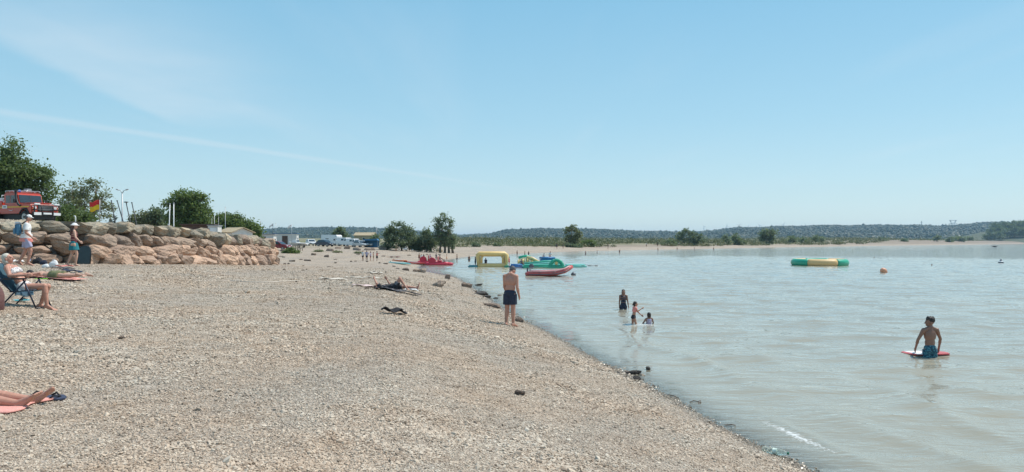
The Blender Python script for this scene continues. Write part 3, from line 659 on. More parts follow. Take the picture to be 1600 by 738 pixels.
for q, (px, top, hw_) in enumerate(((345, 333, 15), (366, 335, 15), (389, 343, 14))):
    b = gbase(px, 112); h = 373-top
    tree('grove_tree', ['leftmost bright green tree of the grove behind sheds', 'middle bright green tree of the grove behind tan roof shed', 'rightmost lower green tree of the grove behind sheds'][q], b, blobs_px(b, [(px, top+9, hw_*.75, 9), (px-8, top+17, hw_*.8, 10), (px+8, top+18, hw_*.8, 11), (px, top+28, hw_*1.1, 12)]), 5000, .18, L_MID, clump=.32)
b = gbase(531, 205); tree('round_tree', 'dark rounded tree behind the white motorhome', b, blobs_px(b, [(531, 363, 9, 6), (526, 369, 7, 6), (537, 370, 7, 7), (531, 376, 9, 6)]), 2600, .3, L_BLUE, clump=.45)
b = gbase(584, 172); tree('round_tree', 'small bushy tree between tan hut and beach trees', b, blobs_px(b, [(585, 374, 5, 5), (583, 379, 5, 6)]), 1400, .26, L_BLUE, clump=.35)
b = gbase(628, 150); tree('beach_tree', 'broad rounded dark tree at the back of the beach', b, blobs_px(b, [(622, 356, 15, 9), (634, 362, 13, 11), (611, 367, 12, 12), (626, 374, 20, 13), (607, 381, 10, 9), (643, 378, 10, 11)]), 7000, .18, L_BLUE, clump=.34)
b = gbase(667, 150); tree('beach_tree', 'low bushy tree between the two taller beach trees', b, blobs_px(b, [(667, 365, 6, 6), (664, 374, 10, 9), (672, 382, 10, 9), (657, 386, 9, 5), (650, 383, 7, 7)]), 4200, .2, L_BLUE, clump=.34)
b = gbase(693, 148); tree('beach_tree', 'tallest feathery beach tree with several slim trunks', b, blobs_px(b, [(694, 341, 6, 7), (684, 346, 7, 6), (701, 350, 7, 7), (690, 358, 11, 9), (702, 366, 8, 8), (686, 370, 11, 9), (697, 378, 12, 9), (708, 374, 5, 7), (708, 383, 5, 7)]), 5200, .16, L_BLUE, clump=.32, trunks=[(-.7, 0), (.2, .2), (1.1, 0), (1.9, .3)])
def far_tree(name, label, px, L, n, mt, d0=22, cat='tree', group=None):
    Y = np.geomspace(140, 1200, 900); X = (px-800)/FPX*Y; k = int(np.argmax(shore_d(X, Y) > d0)); b = gbase(px, float(Y[k]))
    return tree(name, label, b, blobs_px(b, L), n, b.y/FPX*1.35, mt, cat, group, clump=b.y/FPX*2.2)
far_tree('willow_tree', 'windblown grey green tree alone on the far beach', 892, [(888, 360, 4, 6), (896, 357, 5, 5), (903, 366, 7, 6), (888, 372, 5, 7), (898, 376, 9, 7)], 2600, L_OLIVE)
far_tree('bank_bush', 'round yellow green bush right of windblown far tree', 920, [(918, 381, 8, 5), (925, 382, 5, 4)], 1100, L_MID, 20, 'bush')
far_tree('bank_bush', 'dark low bush at foot of windblown far tree', 895, [(890, 385, 7, 3), (903, 386, 8, 3)], 900, L_BLUE, 18, 'bush')
far_tree('bank_tree', 'tallest clump of far bank trees left of small tree', 1078, [(1074, 363, 6, 6), (1066, 371, 9, 7), (1084, 370, 8, 8), (1095, 373, 6, 9), (1078, 380, 14, 7), (1060, 382, 8, 5)], 3200, L_BLUE)
far_tree('bank_tree', 'low bushy tree left of tallest far bank clump', 1044, [(1040, 382, 7, 4), (1050, 381, 7, 5)], 1200, L_BLUE)
far_tree('bank_tree', 'thin bare looking tree between far bank clumps', 1136, [(1134, 372, 3, 4), (1138, 379, 4, 5)], 500, L_BLUE)
far_tree('bank_tree', 'small pointed tree in middle of the far bank', 1151, [(1151, 368, 3, 3), (1151, 374, 7, 6), (1155, 380, 9, 5)], 1300, L_BLUE)
far_tree('bank_tree', 'isolated double crowned tree on the far bank', 1197, [(1203, 361, 5, 5), (1192, 366, 8, 7), (1207, 369, 6, 8), (1198, 377, 11, 7)], 2400, L_BLUE)
for q in range(16):
    px = random.uniform(1225, 1530); s = random.uniform(2, 4.5)
    far_tree('bank_bush', 'small bush on the reddish far right bank', px, [(px, 376-s*.6+random.uniform(-1, 2), s*1.3, s)], 260, L_BLUE, random.uniform(18, 70), 'bush', 'bushes on the far right bank')
for q, (px, w) in enumerate(((806, 6), (832, 5), (846, 6), (850, 4), (777, 6), (745, 5))):
    far_tree('bank_bush', 'dark green bush on the dry slope behind the inflatables', px, [(px, 386-random.uniform(0, 3), w, 3.4)], 420, L_BLUE, 30, 'bush', 'bushes on slope behind the inflatables')
for q in range(20):
    row = q//7; px = 1546+(q % 7)*13+row*5; Y = 1330+row*55+random.uniform(-12, 12); x = (px-800)/FPX*Y; b = Vector((x, Y, float(knoll(x, Y))-.8)); h = random.uniform(13, 18)
    tree('wood_tree', 'dark tree in the dense wood at right edge of far shore', b, [(0, 0, h*.72, 6.5, 6.5, h*.28), (-4, 1, h*.42, 7.5, 7, h*.32), (4, -1, h*.4, 7.5, 7, h*.34), (0, 0, h*.2, 8.5, 7, h*.2)], 1300, 1.15, L_BLUE, group='trees of the wood at the right edge', clump=1.9)
for q, (px, py, w, h) in enumerate(((-14, 340, 20, 14), (20, 341, 20, 10), (62, 341, 20, 12), (98, 337, 15, 14), (122, 342, 14, 9))):
    b = gbase(px, 58+q*1.5); b.z -= .1; tree('undergrowth_bush', ['dark bush at left edge behind the red truck', 'low dark bush behind the red truck rear wheel', 'dark bush behind the red truck bonnet', 'tall dark bush between red truck and airy tree', 'low dark bush under the airy tree'][q], b, blobs_px(b, [(px, py, w, h), (px-6, py+7, w, h*.8), (px+7, py+6, w, h*.8)]), 3000, .12, L_DEEP, 'bush', 'bushes behind the red truck', clump=.28)
P = G(455, 396); t = tree('beach_bush', 'low green bush on shingle right of the boulder wall', P, blobs_px(P, [(455, 392, 6, 4), (448, 394, 6, 3), (463, 395, 6, 2.5)]), 2200, .11, L_MID, 'bush', clump=.14)
for q, px in enumerate((497, 527, 560)):
    P = gbase(px, 118); tree('grass_tuft', 'small green weed clump on the bank below parked cars', P, [(0, 0, .14, .5, .4, .16), (.3, .1, .1, .4, .3, .12), (-.35, 0, .1, .4, .3, .12)], 500, .08, L_OLIVE, 'plant', 'weed clumps below the parked cars', clump=.15)
# ================================================================== people
def skinmat(name, c):
    t = NT(name); nz = t.mr(t.noise(9, 3), .3, .7); cc = t.mix(nz, tuple(q*.9 for q in c), tuple(min(1, q*1.08) for q in c))
    MATS[name] = t.done(t.prin(cc, .5, t.bump(t.noise(120, 2), .08, .004), Subsurface_Weight=.08, Subsurface_Radius=(.01, .004, .002), Specular_IOR_Level=.4)); return MATS[name]
SK_TAN = skinmat('tanned_skin', (.42, .22, .145)); SK_FAIR = skinmat('fair_skin', (.56, .33, .235)); SK_DARK = skinmat('brown_skin', (.24, .125, .085)); SK_RED = skinmat('sunburnt_skin', (.50, .25, .175))
C_NAVY = mat('navy_cloth', (.022, .030, .055), .85, .3, 20, .3); C_BLACK = mat('black_cloth', (.018, .018, .022), .85, .3, 20, .3)
C_WHITE = mat('white_cloth', (.74, .73, .71), .85, .08, 12, .3); C_TEAL = mat('teal_cloth', (.01, .17, .20), .8, .15, 12, .3); C_WINE = mat('wine_cloth', (.16, .03, .04), .85, .15, 12, .3)
C_CORAL = mat('coral_cloth', (.72, .26, .22), .8, .12, 12, .3); C_LILAC = mat('lilac_cloth', (.38, .36, .48), .85, .15, 12, .3); C_OLIVE = mat('olive_cloth', (.16, .16, .075), .85, .2, 14, .4)
C_RED = mat('red_cloth', (.55, .05, .04), .8, .12, 12, .2); C_ORANGE = mat('orange_cloth', (.75, .24, .05), .8, .12, 12, .2); C_PINK = mat('pink_towelling', (.78, .36, .30), .95, .1, 30, .6, 160)
C_TRUNK = patternmat('patterned_trunks', (.012, .055, .09), (.08, .26, .30), 34, .55); C_BIKINI = patternmat('patterned_bikini', (.70, .66, .62), (.30, .26, .28), 30, .55)
C_BLUE = mat('blue_cloth', (.03, .12, .30), .8, .2, 10, .3); C_BPAT = patternmat('blue_patterned_cloth', (.03, .10, .30), (.62, .68, .75), 14, .55); C_DPAT = patternmat('dark_patterned_towel', (.030, .028, .032), (.20, .19, .20), 9, .6, .95)
H_DARK = mat('dark_hair', (.022, .016, .013), .6, .3, 40, .5, 120); H_BROWN = mat('brown_hair', (.10, .045, .03), .6, .3, 40, .5, 120); H_GREY = mat('dark_grey_hair', (.085, .08, .08), .65, .3, 40, .5, 120); H_BLOND = mat('pale_blond_hair', (.62, .56, .46), .65, .15, 30, .6, 90)
M_EYE = mat('eye_dark', (.02, .015, .012), .2); M_LIP = mat('lip', (.36, .13, .11), .5)
V3 = Vector
def person(label, H, loc, rz=0, skin=SK_TAN, wear=(), hair=None, lean=0, yaw=0, nod=0, J={}, kid=0, fem=0, vox=.009, fingers=True, rot=None, group=None, face=True, bulk=1.0, curl=.5):
    p = thing('person', label, 'person', loc, rz, group, rot); T = Matrix.Rotation(-lean, 3, 'X'); j = {}
    P = V3(J.get('P', (0, 0, .515))); tl = lambda x, y, z: P+T@V3((x, y, z-.515))
    sw = .104-.012*fem-.004*kid; hs = 1+.2*kid; hw = .048+.004*fem
    N = tl(0, -.006, .822); Hc = tl(0, .012, .930-.012*kid); Hr = T@Matrix.Rotation(yaw, 3, 'Z')@Matrix.Rotation(-nod, 3, 'X')
    if nod: Hc = N+T@(Matrix.Rotation(-nod*.7, 3, 'X')@(T.inverted()@(Hc-N)))
    for s, k in ((-1, 'L'), (1, 'R')):
        j['sh'+k] = V3(J['sh'+k]) if 'sh'+k in J else tl(s*sw, 0, .803)
        j['el'+k] = V3(J['el'+k]) if 'el'+k in J else j['sh'+k]+V3((s*.018, -.012, -.17))
        j['wr'+k] = V3(J['wr'+k]) if 'wr'+k in J else j['el'+k]+V3((s*.004, .03, -.15))
        j['hp'+k] = V3(J['hp'+k]) if 'hp'+k in J else P+V3((s*hw, 0, -.012))
        j['kn'+k] = V3(J['kn'+k]) if 'kn'+k in J else V3((s*.052, .008, .283))
        j['an'+k] = V3(J['an'+k]) if 'an'+k in J else j['kn'+k]+V3((s*.003, -.022, -.243))
        j['to'+k] = V3(J['to'+k]) if 'to'+k in J else j['an'+k]+V3((s*.018, .105, -.026))
    b = MB(); u = lambda q: tuple(a*H for a in q)
    def cap(a, ra, c, rc): b.cap(V3(a)*H, ra*H*B, V3(c)*H, rc*H*B)
    def ell(c, r, M=T): b.ell(V3(c)*H, u(r), M)
    B = bulk
    ell(tl(0, .002, .73), (.094*B, .060*B, .105)); ell(tl(0, .012, .755), (.082*B, .056*B, .06)); ell(tl(0, .002, .62), (.076*B, .052*B, .10)); ell(tl(0, -.002, .535), ((.084+.006*fem)*B, .060*B, .068))
    for s, k in ((-1, 'L'), (1, 'R')):
        cap(tl(s*.02, -.006, .845), .027, j['sh'+k], .030); cap(j['sh'+k], .037, j['sh'+k].lerp(j['el'+k], .35), .030); cap(j['sh'+k], .032, j['el'+k], .023); cap(j['el'+k], .0235, j['wr'+k], .0155)
        cap(j['el'+k], .022, j['el'+k].lerp(j['wr'+k], .35), .0245)
        hp_, kn, an, to = j['hp'+k], j['kn'+k], j['an'+k], j['to'+k]
        cap(hp_, .054, kn, .034); ell(hp_+T@V3((0, -.03, -.005)), (.045, .038, .045)); cap(kn, .034, kn.lerp(an, .32), .035); cap(kn.lerp(an, .3), .035, an, .0195)
        fd = (to-an); fwd = fd.normalized(); sd_ = (kn-an).normalized(); dn = (-sd_+fwd*sd_.dot(fwd)).normalized(); side = fwd.cross(dn).normalized()
        heel = an+dn*.020-fwd*.022; ball = an+fwd*.088+dn*.026
        cap(an, .021, heel, .019); cap(an, .02, ball, .0145); cap(heel, .018, ball, .014); cap(ball-side*.014, .013, ball+side*.014, .012)
        for q in range(5):
            o = (q-2)*.0115; L_ = .034-.005*abs(q-.6); r0 = .0085 if q == 0 else .0062
            a0 = ball+side*(o*(-s))+fwd*.006; cap(a0, r0*1.1, a0+fwd*L_+dn*.002, r0)
        wr = j['wr'+k]; hd = V3(J['hd'+k]).normalized() if 'hd'+k in J else (wr-j['el'+k]).normalized(); sidev = (hd.cross(V3((s, 0, 0)))).normalized() if abs(hd.x) < .9 else V3((0, 1, 0)); sidev = -sidev if sidev.y < 0 else sidev
        pn_ = hd.cross(sidev).normalized(); pn_ = pn_ if pn_.x*s < 0 else -pn_
        if fingers:
            pe = wr+hd*.048; cap(wr, .014, wr+hd*.02, .017)
            for o in (-.014, -.005, .005, .014): cap(wr+hd*.012+sidev*o*.7, .010, pe+sidev*o, .0088)
            for q in range(4):
                o = (q-1.5)*.0105; L_ = (.040, .047, .044, .034)[3-q]; d1 = (hd+sidev*(q-1.5)*.09+pn_*curl*.5).normalized(); d2 = (hd+sidev*(q-1.5)*.09+pn_*curl*1.5).normalized(); a0 = pe+sidev*o
                cap(a0, .0056, a0+d1*L_*.55, .0052); cap(a0+d1*L_*.55, .0052, a0+d1*L_*.55+d2*L_*.45, .0045)
            a0 = wr+hd*.016+sidev*.012; d1 = (hd*.7+sidev*.8+pn_*.25).normalized(); cap(a0, .008, a0+d1*.03, .0065); cap(a0+d1*.03, .0062, a0+d1*.03+(hd+pn_*.3).normalized()*.022, .0052)
        else: cap(wr, .014, wr+hd*.06, .016)
    cap(tl(0, -.012, .80), .034, Hc+Hr@V3((0, -.01, -.035))*hs, .029)
    hd = lambda x, y, z: Hc+Hr@(V3((x, y, z))*hs)
    def hell(c, r): ell(hd(*c), tuple(q*hs for q in r), Hr)
    hell((0, -.006, .012), (.044, .056, .054)); hell((0, .012, -.016), (.036, .043, .046)); hell((0, .036, -.046), (.017, .016, .014))
    if fingers:
        cap(hd(0, .052, 0), .005*hs, hd(0, .064, -.019), .0085*hs); hell((-.045, -.004, -.010), (.006, .013, .018)); hell((.045, -.004, -.010), (.006, .013, .018)); cap(hd(-.02, .046, .012), .008*hs, hd(.02, .046, .012), .008*hs)
    obj('body', b, skin, p, remesh=vox*min(1, H/1.5+.25), it=2)
    if face and fingers:
        for s in (-1, 1): obj('eye', MB().ell(hd(s*.017, .0535, .000)*H, u((.006*hs, .0045*hs, .004*hs)), Hr, 8, 6), M_EYE, p, smooth=True)
        obj('mouth', MB().ell(hd(0, .0545, -.034)*H, u((.013*hs, .003*hs, .003*hs)), Hr, 8, 6), M_LIP, p, smooth=True)
    e = .006
    def part(name, mb, m, v=None, it=2): return obj(name, mb, m, p, remesh=(v or vox*1.1)*min(1, H/1.5+.25), it=it)
    if hair:
        st, hm = hair; b = MB(); hE = lambda c, r: b.ell(hd(*c)*H, tuple(q*hs*H for q in r), Hr)
        hE((0, -.014, .024), (.0475, .056, .050))
        if st == 'curly':
            for q in range(26):
                a = q*2.4; zz_ = random.uniform(.02, .07); rr_ = .045*math.sqrt(max(0, 1-(zz_-.02)**2/.0035)) if zz_ < .079 else .01; hE((math.cos(a)*rr_, math.sin(a)*rr_*1.15-.008, zz_), (.013,)*3)
        if st == 'short': hE((0, -.03, -.004), (.038, .033, .035))
        if st in ('bob', 'long', 'tail'): hE((0, -.03, -.012), (.046, .036, .05))
        if st == 'bob': hE((0, -.02, -.035), (.049, .04, .035))
        if st == 'long': b.cap(hd(0, -.045, 0)*H, .032*H*hs, (tl(0, -.062, .74))*H, .030*H); b.cap(hd(0, -.04, -.03)*H, .034*H*hs, tl(.01, -.058, .80)*H, .034*H)
        if st == 'tail': b.cap(hd(0, -.062, .0)*H, .014*H*hs, hd(0, -.085, -.045)*H, .009*H*hs)
        part('hair', b, hm)
    for w in wear:
        k, m = w[0], w[1]; b = MB()
        if k in ('shorts', 'briefs', 'skirt'):
            ln = w[2] if len(w) > 2 else {'shorts': .55, 'briefs': .08, 'skirt': .5}[k]
            Wt = tl(0, 0, .585); b.ell(tl(0, -.002, .54)*H, u(((.089+.006*fem)*B+.003, .065*B+.004, .062)), T); 
            for k2 in 'LR':
                hp_, kn = j['hp'+k2], j['kn'+k2]
                if k != 'skirt': b.cyl((hp_+(hp_-kn).normalized()*.015)*H, .061*B*H, hp_.lerp(kn, ln)*H, (.064 if k == 'shorts' else .058)*B*H*(1-.1*ln), 14); b.ell((hp_+T@V3((0, -.03, -.004)))*H, u((.050, .043, .048)), T)
            if k == 'skirt':
                a, c = P, (j['knL']+j['knR'])/2; b.cyl((a+(a-c).normalized()*.02)*H, .085*H, a.lerp(c, ln)*H, .112*H, 18)
            part(k, b, m)
        elif k == 'shirt':
            b.ell(tl(0, .002, .73)*H, u((.101*B, .068*B, .108)), T); b.ell(tl(0, .002, .62)*H, u((.088*B, .064*B, .11)), T); b.cyl(tl(0, 0, .62)*H, .086*B*H, tl(0, 0, w[2] if len(w) > 2 else .50)*H, .096*B*H, 18)
            for k2 in 'LR':
                b.cap(tl(0, 0, .80)*H, .038*H, j['sh'+k2]*H, .042*H); b.cyl(j['sh'+k2]*H, .044*H, j['sh'+k2].lerp(j['el'+k2], .72)*H, .046*H, 12)
            part('shirt', b, m)
        elif k == 'band':                                       # coloured hem of a shirt
            b.cyl(tl(0, 0, w[2])*H, .100*B*H, tl(0, 0, w[3])*H, .104*B*H, 18); part('shirt_hem', b, m)
        elif k in ('top', 'swimsuit', 'bra', 'crop'):
            z0, z1 = {'top': (.56, .79), 'swimsuit': (.5, .78), 'bra': (.715, .765), 'crop': (.69, .82)}[k]
            n = 7
            for q in range(n):
                z_ = z0+(z1-z0)*q/(n-1); wf = np.interp(z_, [.5, .56, .62, .73, .80], [.086, .083, .078, .096, .085])*B; df = np.interp(z_, [.5, .56, .62, .73, .80], [.062, .058, .054, .063, .05])*B
                b.ell(tl(0, .006, z_)*H, u((wf+.007, df+.013, .024)), T)
            for s in (-1, 1): b.tube([tl(s*.05, .045, z1-.01)*H, tl(s*.055, .01, .838)*H, tl(s*.05, -.045, z1-.01)*H], .011*H, 6)
            if k == 'crop':
                for k2 in 'LR': b.cap(tl(0, 0, .79)*H, .04*H, j['sh'+k2]*H, .043*H); b.cyl(j['sh'+k2]*H, .043*H, j['sh'+k2].lerp(j['el'+k2], .5)*H, .043*H, 12)
            if k == 'swimsuit': b.ell(tl(0, -.002, .53)*H, u((.088, .066, .062)), T)
            part(k, b, m)
        elif k == 'cap':
            b.ell(hd(0, -.006, .028)*H, tuple(q*hs*H for q in (.049, .061, .045)), Hr); b.ell(hd(0, .058, .018)*H, tuple(q*hs*H for q in (.036, .036, .006)), Hr); part('cap', b, m)
        elif k == 'sunhat':
            b.ell(hd(0, -.006, .034)*H, tuple(q*hs*H for q in (.052, .063, .048)), Hr); b.ell(hd(0, 0, .024)*H, tuple(q*hs*H for q in (.092, .10, .012)), Hr); part('sun_hat', b, m)
    return p, j, H
def stature(px, py0, P): return (py0)*P.y/FPX

# --- the man at the water's edge
P = G(797, 509); Hm = 95*P.y/FPX
person('bare chested man in dark navy shorts standing at the waterline', Hm, P, R(-28), SK_RED, [('shorts', C_NAVY, .70)], ('short', H_GREY), lean=.06, yaw=R(-25), nod=.75,
       J=dict(elR=(.135, .0, .625), wrR=(.128, .075, .49), elL=(-.12, .03, .63), wrL=(-.09, .10, .50), anL=(-.062, -.02, .04), knL=(-.06, .01, .28), anR=(.058, .0, .04)), vox=.008, bulk=1.2)
# --- boy with a float board
P = W(1453, 556); P.z = -.66
person('boy in blue patterned trunks standing waist deep with red board', 1.55, P, R(4), SK_DARK, [('shorts', C_TRUNK, .5)], ('curly', H_DARK), yaw=R(72), lean=-.02, kid=.35,
       J=dict(elL=(-.165, .03, .66), wrL=(-.155, .10, .53), elR=(.175, .02, .67), wrR=(.205, .10, .52)), vox=.008)
bt = thing('float_board', 'red and white foam board held in front of the boy', 'board', (P.x+.02, P.y+.24, .03), R(3))
bb = MB(); out = [(-.52, -.12), (-.42, -.22), (-.2, -.25), (.25, -.25), (.48, -.2), (.54, -.05), (.54, .1), (.46, .2), (.2, .25), (-.25, .25), (-.45, .2), (-.53, .08)]
bb.prism(out, -.02, .01, 'z'); obj('board', bb, mat('red_foam', (.50, .09, .09), .5, .1), bt, bevel=.015)
obj('stripe', MB().prism([(-.34, -.235), (.06, -.252), (.0, .252), (-.40, .21)], -.0, .0145, 'z'), mat('white_foam', (.75, .73, .72), .5, .06), bt, bevel=.002)
obj('wrist_strap', MB().tube([(.3, .1, .02), (.34, .05, .07), (.33, -.03, .06), (.28, -.06, .02)], .006, 6), C_BLACK, bt, smooth=True)
# --- children in the shallows
P = W(974, 485); P.z = -.50
person('child in dark wetsuit standing thigh deep facing the beach', 1.30, P, R(172), SK_DARK, [('swimsuit', C_NAVY), ('briefs', C_NAVY, .35)], ('bob', H_DARK), kid=.7, J=dict(knL=(-.07, .01, .28), knR=(.07, .01, .28), elL=(-.13, .0, .63), wrL=(-.15, .03, .49)), vox=.009, fem=.5)
P = W(990, 507); P.z = -.30
person('small girl in pink top wading with both arms out in front', 1.03, P, R(-82), SK_TAN, [('crop', C_CORAL), ('briefs', C_BLACK, .08)], ('tail', H_DARK), kid=.9, lean=.12, fem=.5,
       J=dict(elR=(.10, .10, .70), wrR=(.08, .235, .78), elL=(-.12, .15, .68), wrL=(-.10, .27, .57), knR=(.05, .07, .28), knL=(-.05, -.02, .28), anL=(-.05, -.10, .06)), vox=.008)
P = W(1014, 507); P.z = -.70
person('dark haired child crouching chest deep beside girl in pink top', 1.08, P, R(20), SK_DARK, [('top', C_LILAC)], ('bob', H_DARK), kid=.9, J=dict(elL=(-.16, .04, .70), elR=(.17, .04, .70), wrL=(-.2, .12, .62), wrR=(.2, .12, .62)), vox=.009)
# --- man with backpack
P = G(41, 415); Hb = 80*P.y/FPX
p, j, h = person('man in white cap and white shirt walking with blue backpack', Hb, P, R(-62), SK_RED, [('shirt', C_WHITE, .53), ('band', C_CORAL, .535, .465), ('shorts', C_LILAC, .72), ('cap', C_WHITE)], ('short', H_GREY), lean=.05, nod=.1,
       J=dict(knR=(.055, .075, .29), anR=(.055, .03, .055), knL=(-.05, -.02, .285), anL=(-.052, -.12, .07), toL=(-.055, -.03, .012), elR=(.135, .01, .64), wrR=(.13, .11, .545)), bulk=1.12)
bp = thing('backpack', 'blue backpack on the back of man in white cap', 'backpack', P, R(-62))
z0 = .71*h; obj('bag', MB().box((0, -.19*h/1.75-.04, z0), (.34, .2, .46)), mat('blue_nylon', (.05, .17, .28), .6, .15, 10, .2), bp, bevel=.06, seg=3)
obj('pocket', MB().box((0, -.19*h/1.75-.155, z0-.08), (.26, .08, .24)), mat('steel_blue_nylon', (.12, .26, .36), .6, .15, 10, .2), bp, bevel=.03)
obj('top_flap', MB().box((0, -.19*h/1.75-.05, z0+.22), (.32, .22, .09)), mat('grey_nylon', (.42, .46, .50), .6, .1), bp, bevel=.035)
for s in (-1, 1): obj('strap', MB().tube([(s*.11, -.12*h/1.75, z0+.2), (s*.12, -.02, .86*h), (s*.13, .10, .79*h), (s*.15, .02, z0-.14), (s*.13, -.12, z0-.18)], .018, 6), C_BLACK, bp, smooth=True)
# --- woman with the body board
P = G(115, 416); Hw = 67*P.y/FPX
person('woman in white sun hat and teal skirt walking past the wall', Hw, P, R(-55), SK_FAIR, [('top', C_WINE), ('skirt', C_TEAL, .62), ('sunhat', C_WHITE)], ('long', H_BROWN), fem=1, lean=.03,
       J=dict(knR=(.05, .06, .285), anR=(.05, .035, .045), knL=(-.05, -.03, .285), anL=(-.05, -.12, .06), toL=(-.05, -.03, .012), elR=(.165, .03, .66), wrR=(.26, .10, .58), elL=(-.12, -.04, .64), wrL=(-.12, -.03, .5)), vox=.009)
Q = G(131, 413); m = Q.y/FPX; bd = thing('body_board', 'dark green body board standing upright beside woman in hat', 'board', Q, R(8), rot=(R(-9), 0, R(8)))
w_, h_ = 18*m, 28.5*m; o_ = [(-w_*.5, .0), (-w_*.52, h_*.5), (-w_*.47, h_*.8), (-w_*.33, h_*.96), (0, h_), (w_*.33, h_*.96), (w_*.47, h_*.8), (w_*.52, h_*.5), (w_*.5, 0)]
obj('deck', MB().prism(o_, -.025, .025, 'y'), mat('dark_green_foam', (.035, .06, .065), .6, .15), bd, bevel=.012)
obj('rim', MB().tube([(a*1.0, 0, c) for a, c in o_], .028, 6), mat('black_foam', (.02, .022, .025), .6, .1), bd, smooth=True)
# --- sunbather in olive shorts, face down
P = G(84, 437); Ls = 98*P.y/FPX/.97
p, j, h = person('man in olive shorts lying face down on a towel', Ls, P+V3((-Ls*.55, .30, .14)), 0, SK_FAIR, [('shorts', C_OLIVE, .55)], ('short', H_DARK), rot=(Matrix.Rotation(R(-9), 3, 'Z')@Matrix.Rotation(R(90), 3, 'Z')@Matrix.Rotation(R(-90), 3, 'X')).to_euler(), nod=-.25, yaw=.3,
       J=dict(elR=(.20, .05, .87), wrR=(.05, .06, .95), elL=(-.20, .05, .87), wrL=(-.05, .06, .95), toL=(-.07, .03, -.05), toR=(.07, .03, -.05), knL=(-.07, .01, .28), knR=(.07, .01, .28), anL=(-.085, 0, .04), anR=(.085, 0, .04)), vox=.009)
p.location = P+V3((Ls*.50, -.10, .135))
def towel(px, py, sx, sy, rz, m, label, name='beach_towel', n=9, amp=.02, P=None, th=.012, cat='towel', lift=.055):
    P = P or G(px, py); c, s = math.cos(rz), math.sin(rz); o = random.uniform(0, 9)
    def fn(a, b):
        x, y = (a-.5)*sx, (b-.5)*sy; x += .04*math.sin(b*7+o); y += .04*math.sin(a*6+o); X, Y = P.x+x*c-y*s, P.y+x*s+y*c
        return (x*c-y*s, x*s+y*c, gzf(X, Y)-P.z+lift+amp*(math.sin(a*9+o)*math.cos(b*5+o)+1)*.5)
    return tag(obj(name, MB().grid(fn, n*2, n), m, None, P, smooth=True, solid=th), label, cat)
towel(84, 437, 1.9, .75, R(-8), C_PINK, 'pink towel under the man in olive shorts', P=G(80, 435.5), amp=.01)
# --- woman in folding chair
P = G(78, 484); S = 83*P.y/FPX/1.10
J = dict(P=(0, -.02, .27), knR=(.055, .235, .285), anR=(.055, .265, .045), toR=(.06, .365, .015), knL=(-.06, .22, .275), anL=(-.06, .13, .045), toL=(-.065, .23, .015), hpR=(.05, -.02, .265), hpL=(-.05, -.02, .265), elR=(.135, -.13, .42), wrR=(.12, .03, .425), elL=(-.135, -.13, .42), wrL=(-.12, .03, .425))
HH = 1.66*S; rz = R(-84); D = Matrix.Rotation(rz, 3, 'Z'); org = P-D@V3((.055*HH, .30*HH, 0)); org.z = gzf(org.x+.4, org.y)
person('woman with pale hair and bikini sitting in the folding chair', HH, org, rz, SK_RED, [('bra', C_BIKINI), ('briefs', C_BIKINI, .18)], ('bob', H_BLOND), lean=-.60, nod=.30, fem=1, J=J, vox=.009, bulk=1.08)
ch = thing('folding_chair', 'blue folding beach chair with dark tube frame under seated woman', 'chair', org, rz)
M_TUBE = mat('dark_blue_tube', (.02, .03, .055), .4, .1, Metallic=.3); M_SLING = mat('teal_sling', (.03, .085, .115), .8, .15, 14, .3); M_SEAT = patternmat('pale_blue_seat_fabric', (.30, .44, .52), (.05, .12, .18), 16, .56)
k = HH/1.66
for s in (-1, 1):
    x = s*.29*k
    obj('leg', MB().tube([(x, .34*k, 0), (x, .08*k, .62*k)], .016*k, 8), M_TUBE, ch, smooth=True)
    obj('leg', MB().tube([(x*.94, -.42*k, 0), (x*.94, .12*k, .60*k)], .016*k, 8), M_TUBE, ch, smooth=True)
    ar = obj('armrest', MB().box((x*1.02, -.08*k, .635*k), (.055*k, .46*k, .035*k)), mat('black_plastic', (.02, .02, .022), .5, .1), ch, bevel=.012*k)
    obj('back_post', MB().tube([(x*.86, -.16*k, .36*k), (x*.86, -.62*k, .93*k)], .014*k, 8), M_TUBE, ch, smooth=True)
    obj('seat_rail', MB().tube([(x*.86, -.2*k, .37*k), (x*.86, .26*k, .40*k)], .014*k, 8), M_TUBE, ch, smooth=True)
for y_, z_ in ((.34, .03), (-.42, .03), (.26, .40), (-.62, .93)): obj('crossbar', MB().tube([(-.28*k, y_*k, z_*k), (.28*k, y_*k, z_*k)], .013*k, 8), M_TUBE, ch, smooth=True)
obj('back_sling', MB().grid(lambda a, b: ((a-.5)*.48*k, (-.17-.44*b-.05*math.sin(b*3.14))*k, (.355+.57*b)*k), 6, 9), M_SLING, ch, smooth=True, solid=.008)
obj('seat_sling', MB().grid(lambda a, b: ((a-.5)*.48*k, (-.19+.45*b)*k, (.375+.02*b-.035*math.sin(b*3.14))*k), 6, 8), M_SEAT, ch, smooth=True, solid=.008)
obj('seat_cloth', MB().grid(lambda a, b: (.255*k, (-.1+.36*a)*k, (.39-.11*b+.02*math.sin(a*8))*k), 9, 4), M_SEAT, ch, smooth=True, solid=.008)
Q = G(2, 487); bag = thing('beach_bag', 'reddish brown beach bag behind the folding chair at left edge', 'bag', Q+V3((-.27, .1, 0)), .2)
obj('bag', MB().lathe([(.19, 0), (.22, .04), (.22, .3), (.18, .42), (.13, .5), (.05, .52)]), mat('maroon_canvas', (.14, .065, .06), .85, .2, 8, .4), bag, smooth=True)
obj('handle', MB().tube([(-.12, 0, .42), (-.09, 0, .55), (0, 0, .6), (.09, 0, .55), (.12, 0, .42)], .014, 6), C_BLACK, bag, smooth=True)
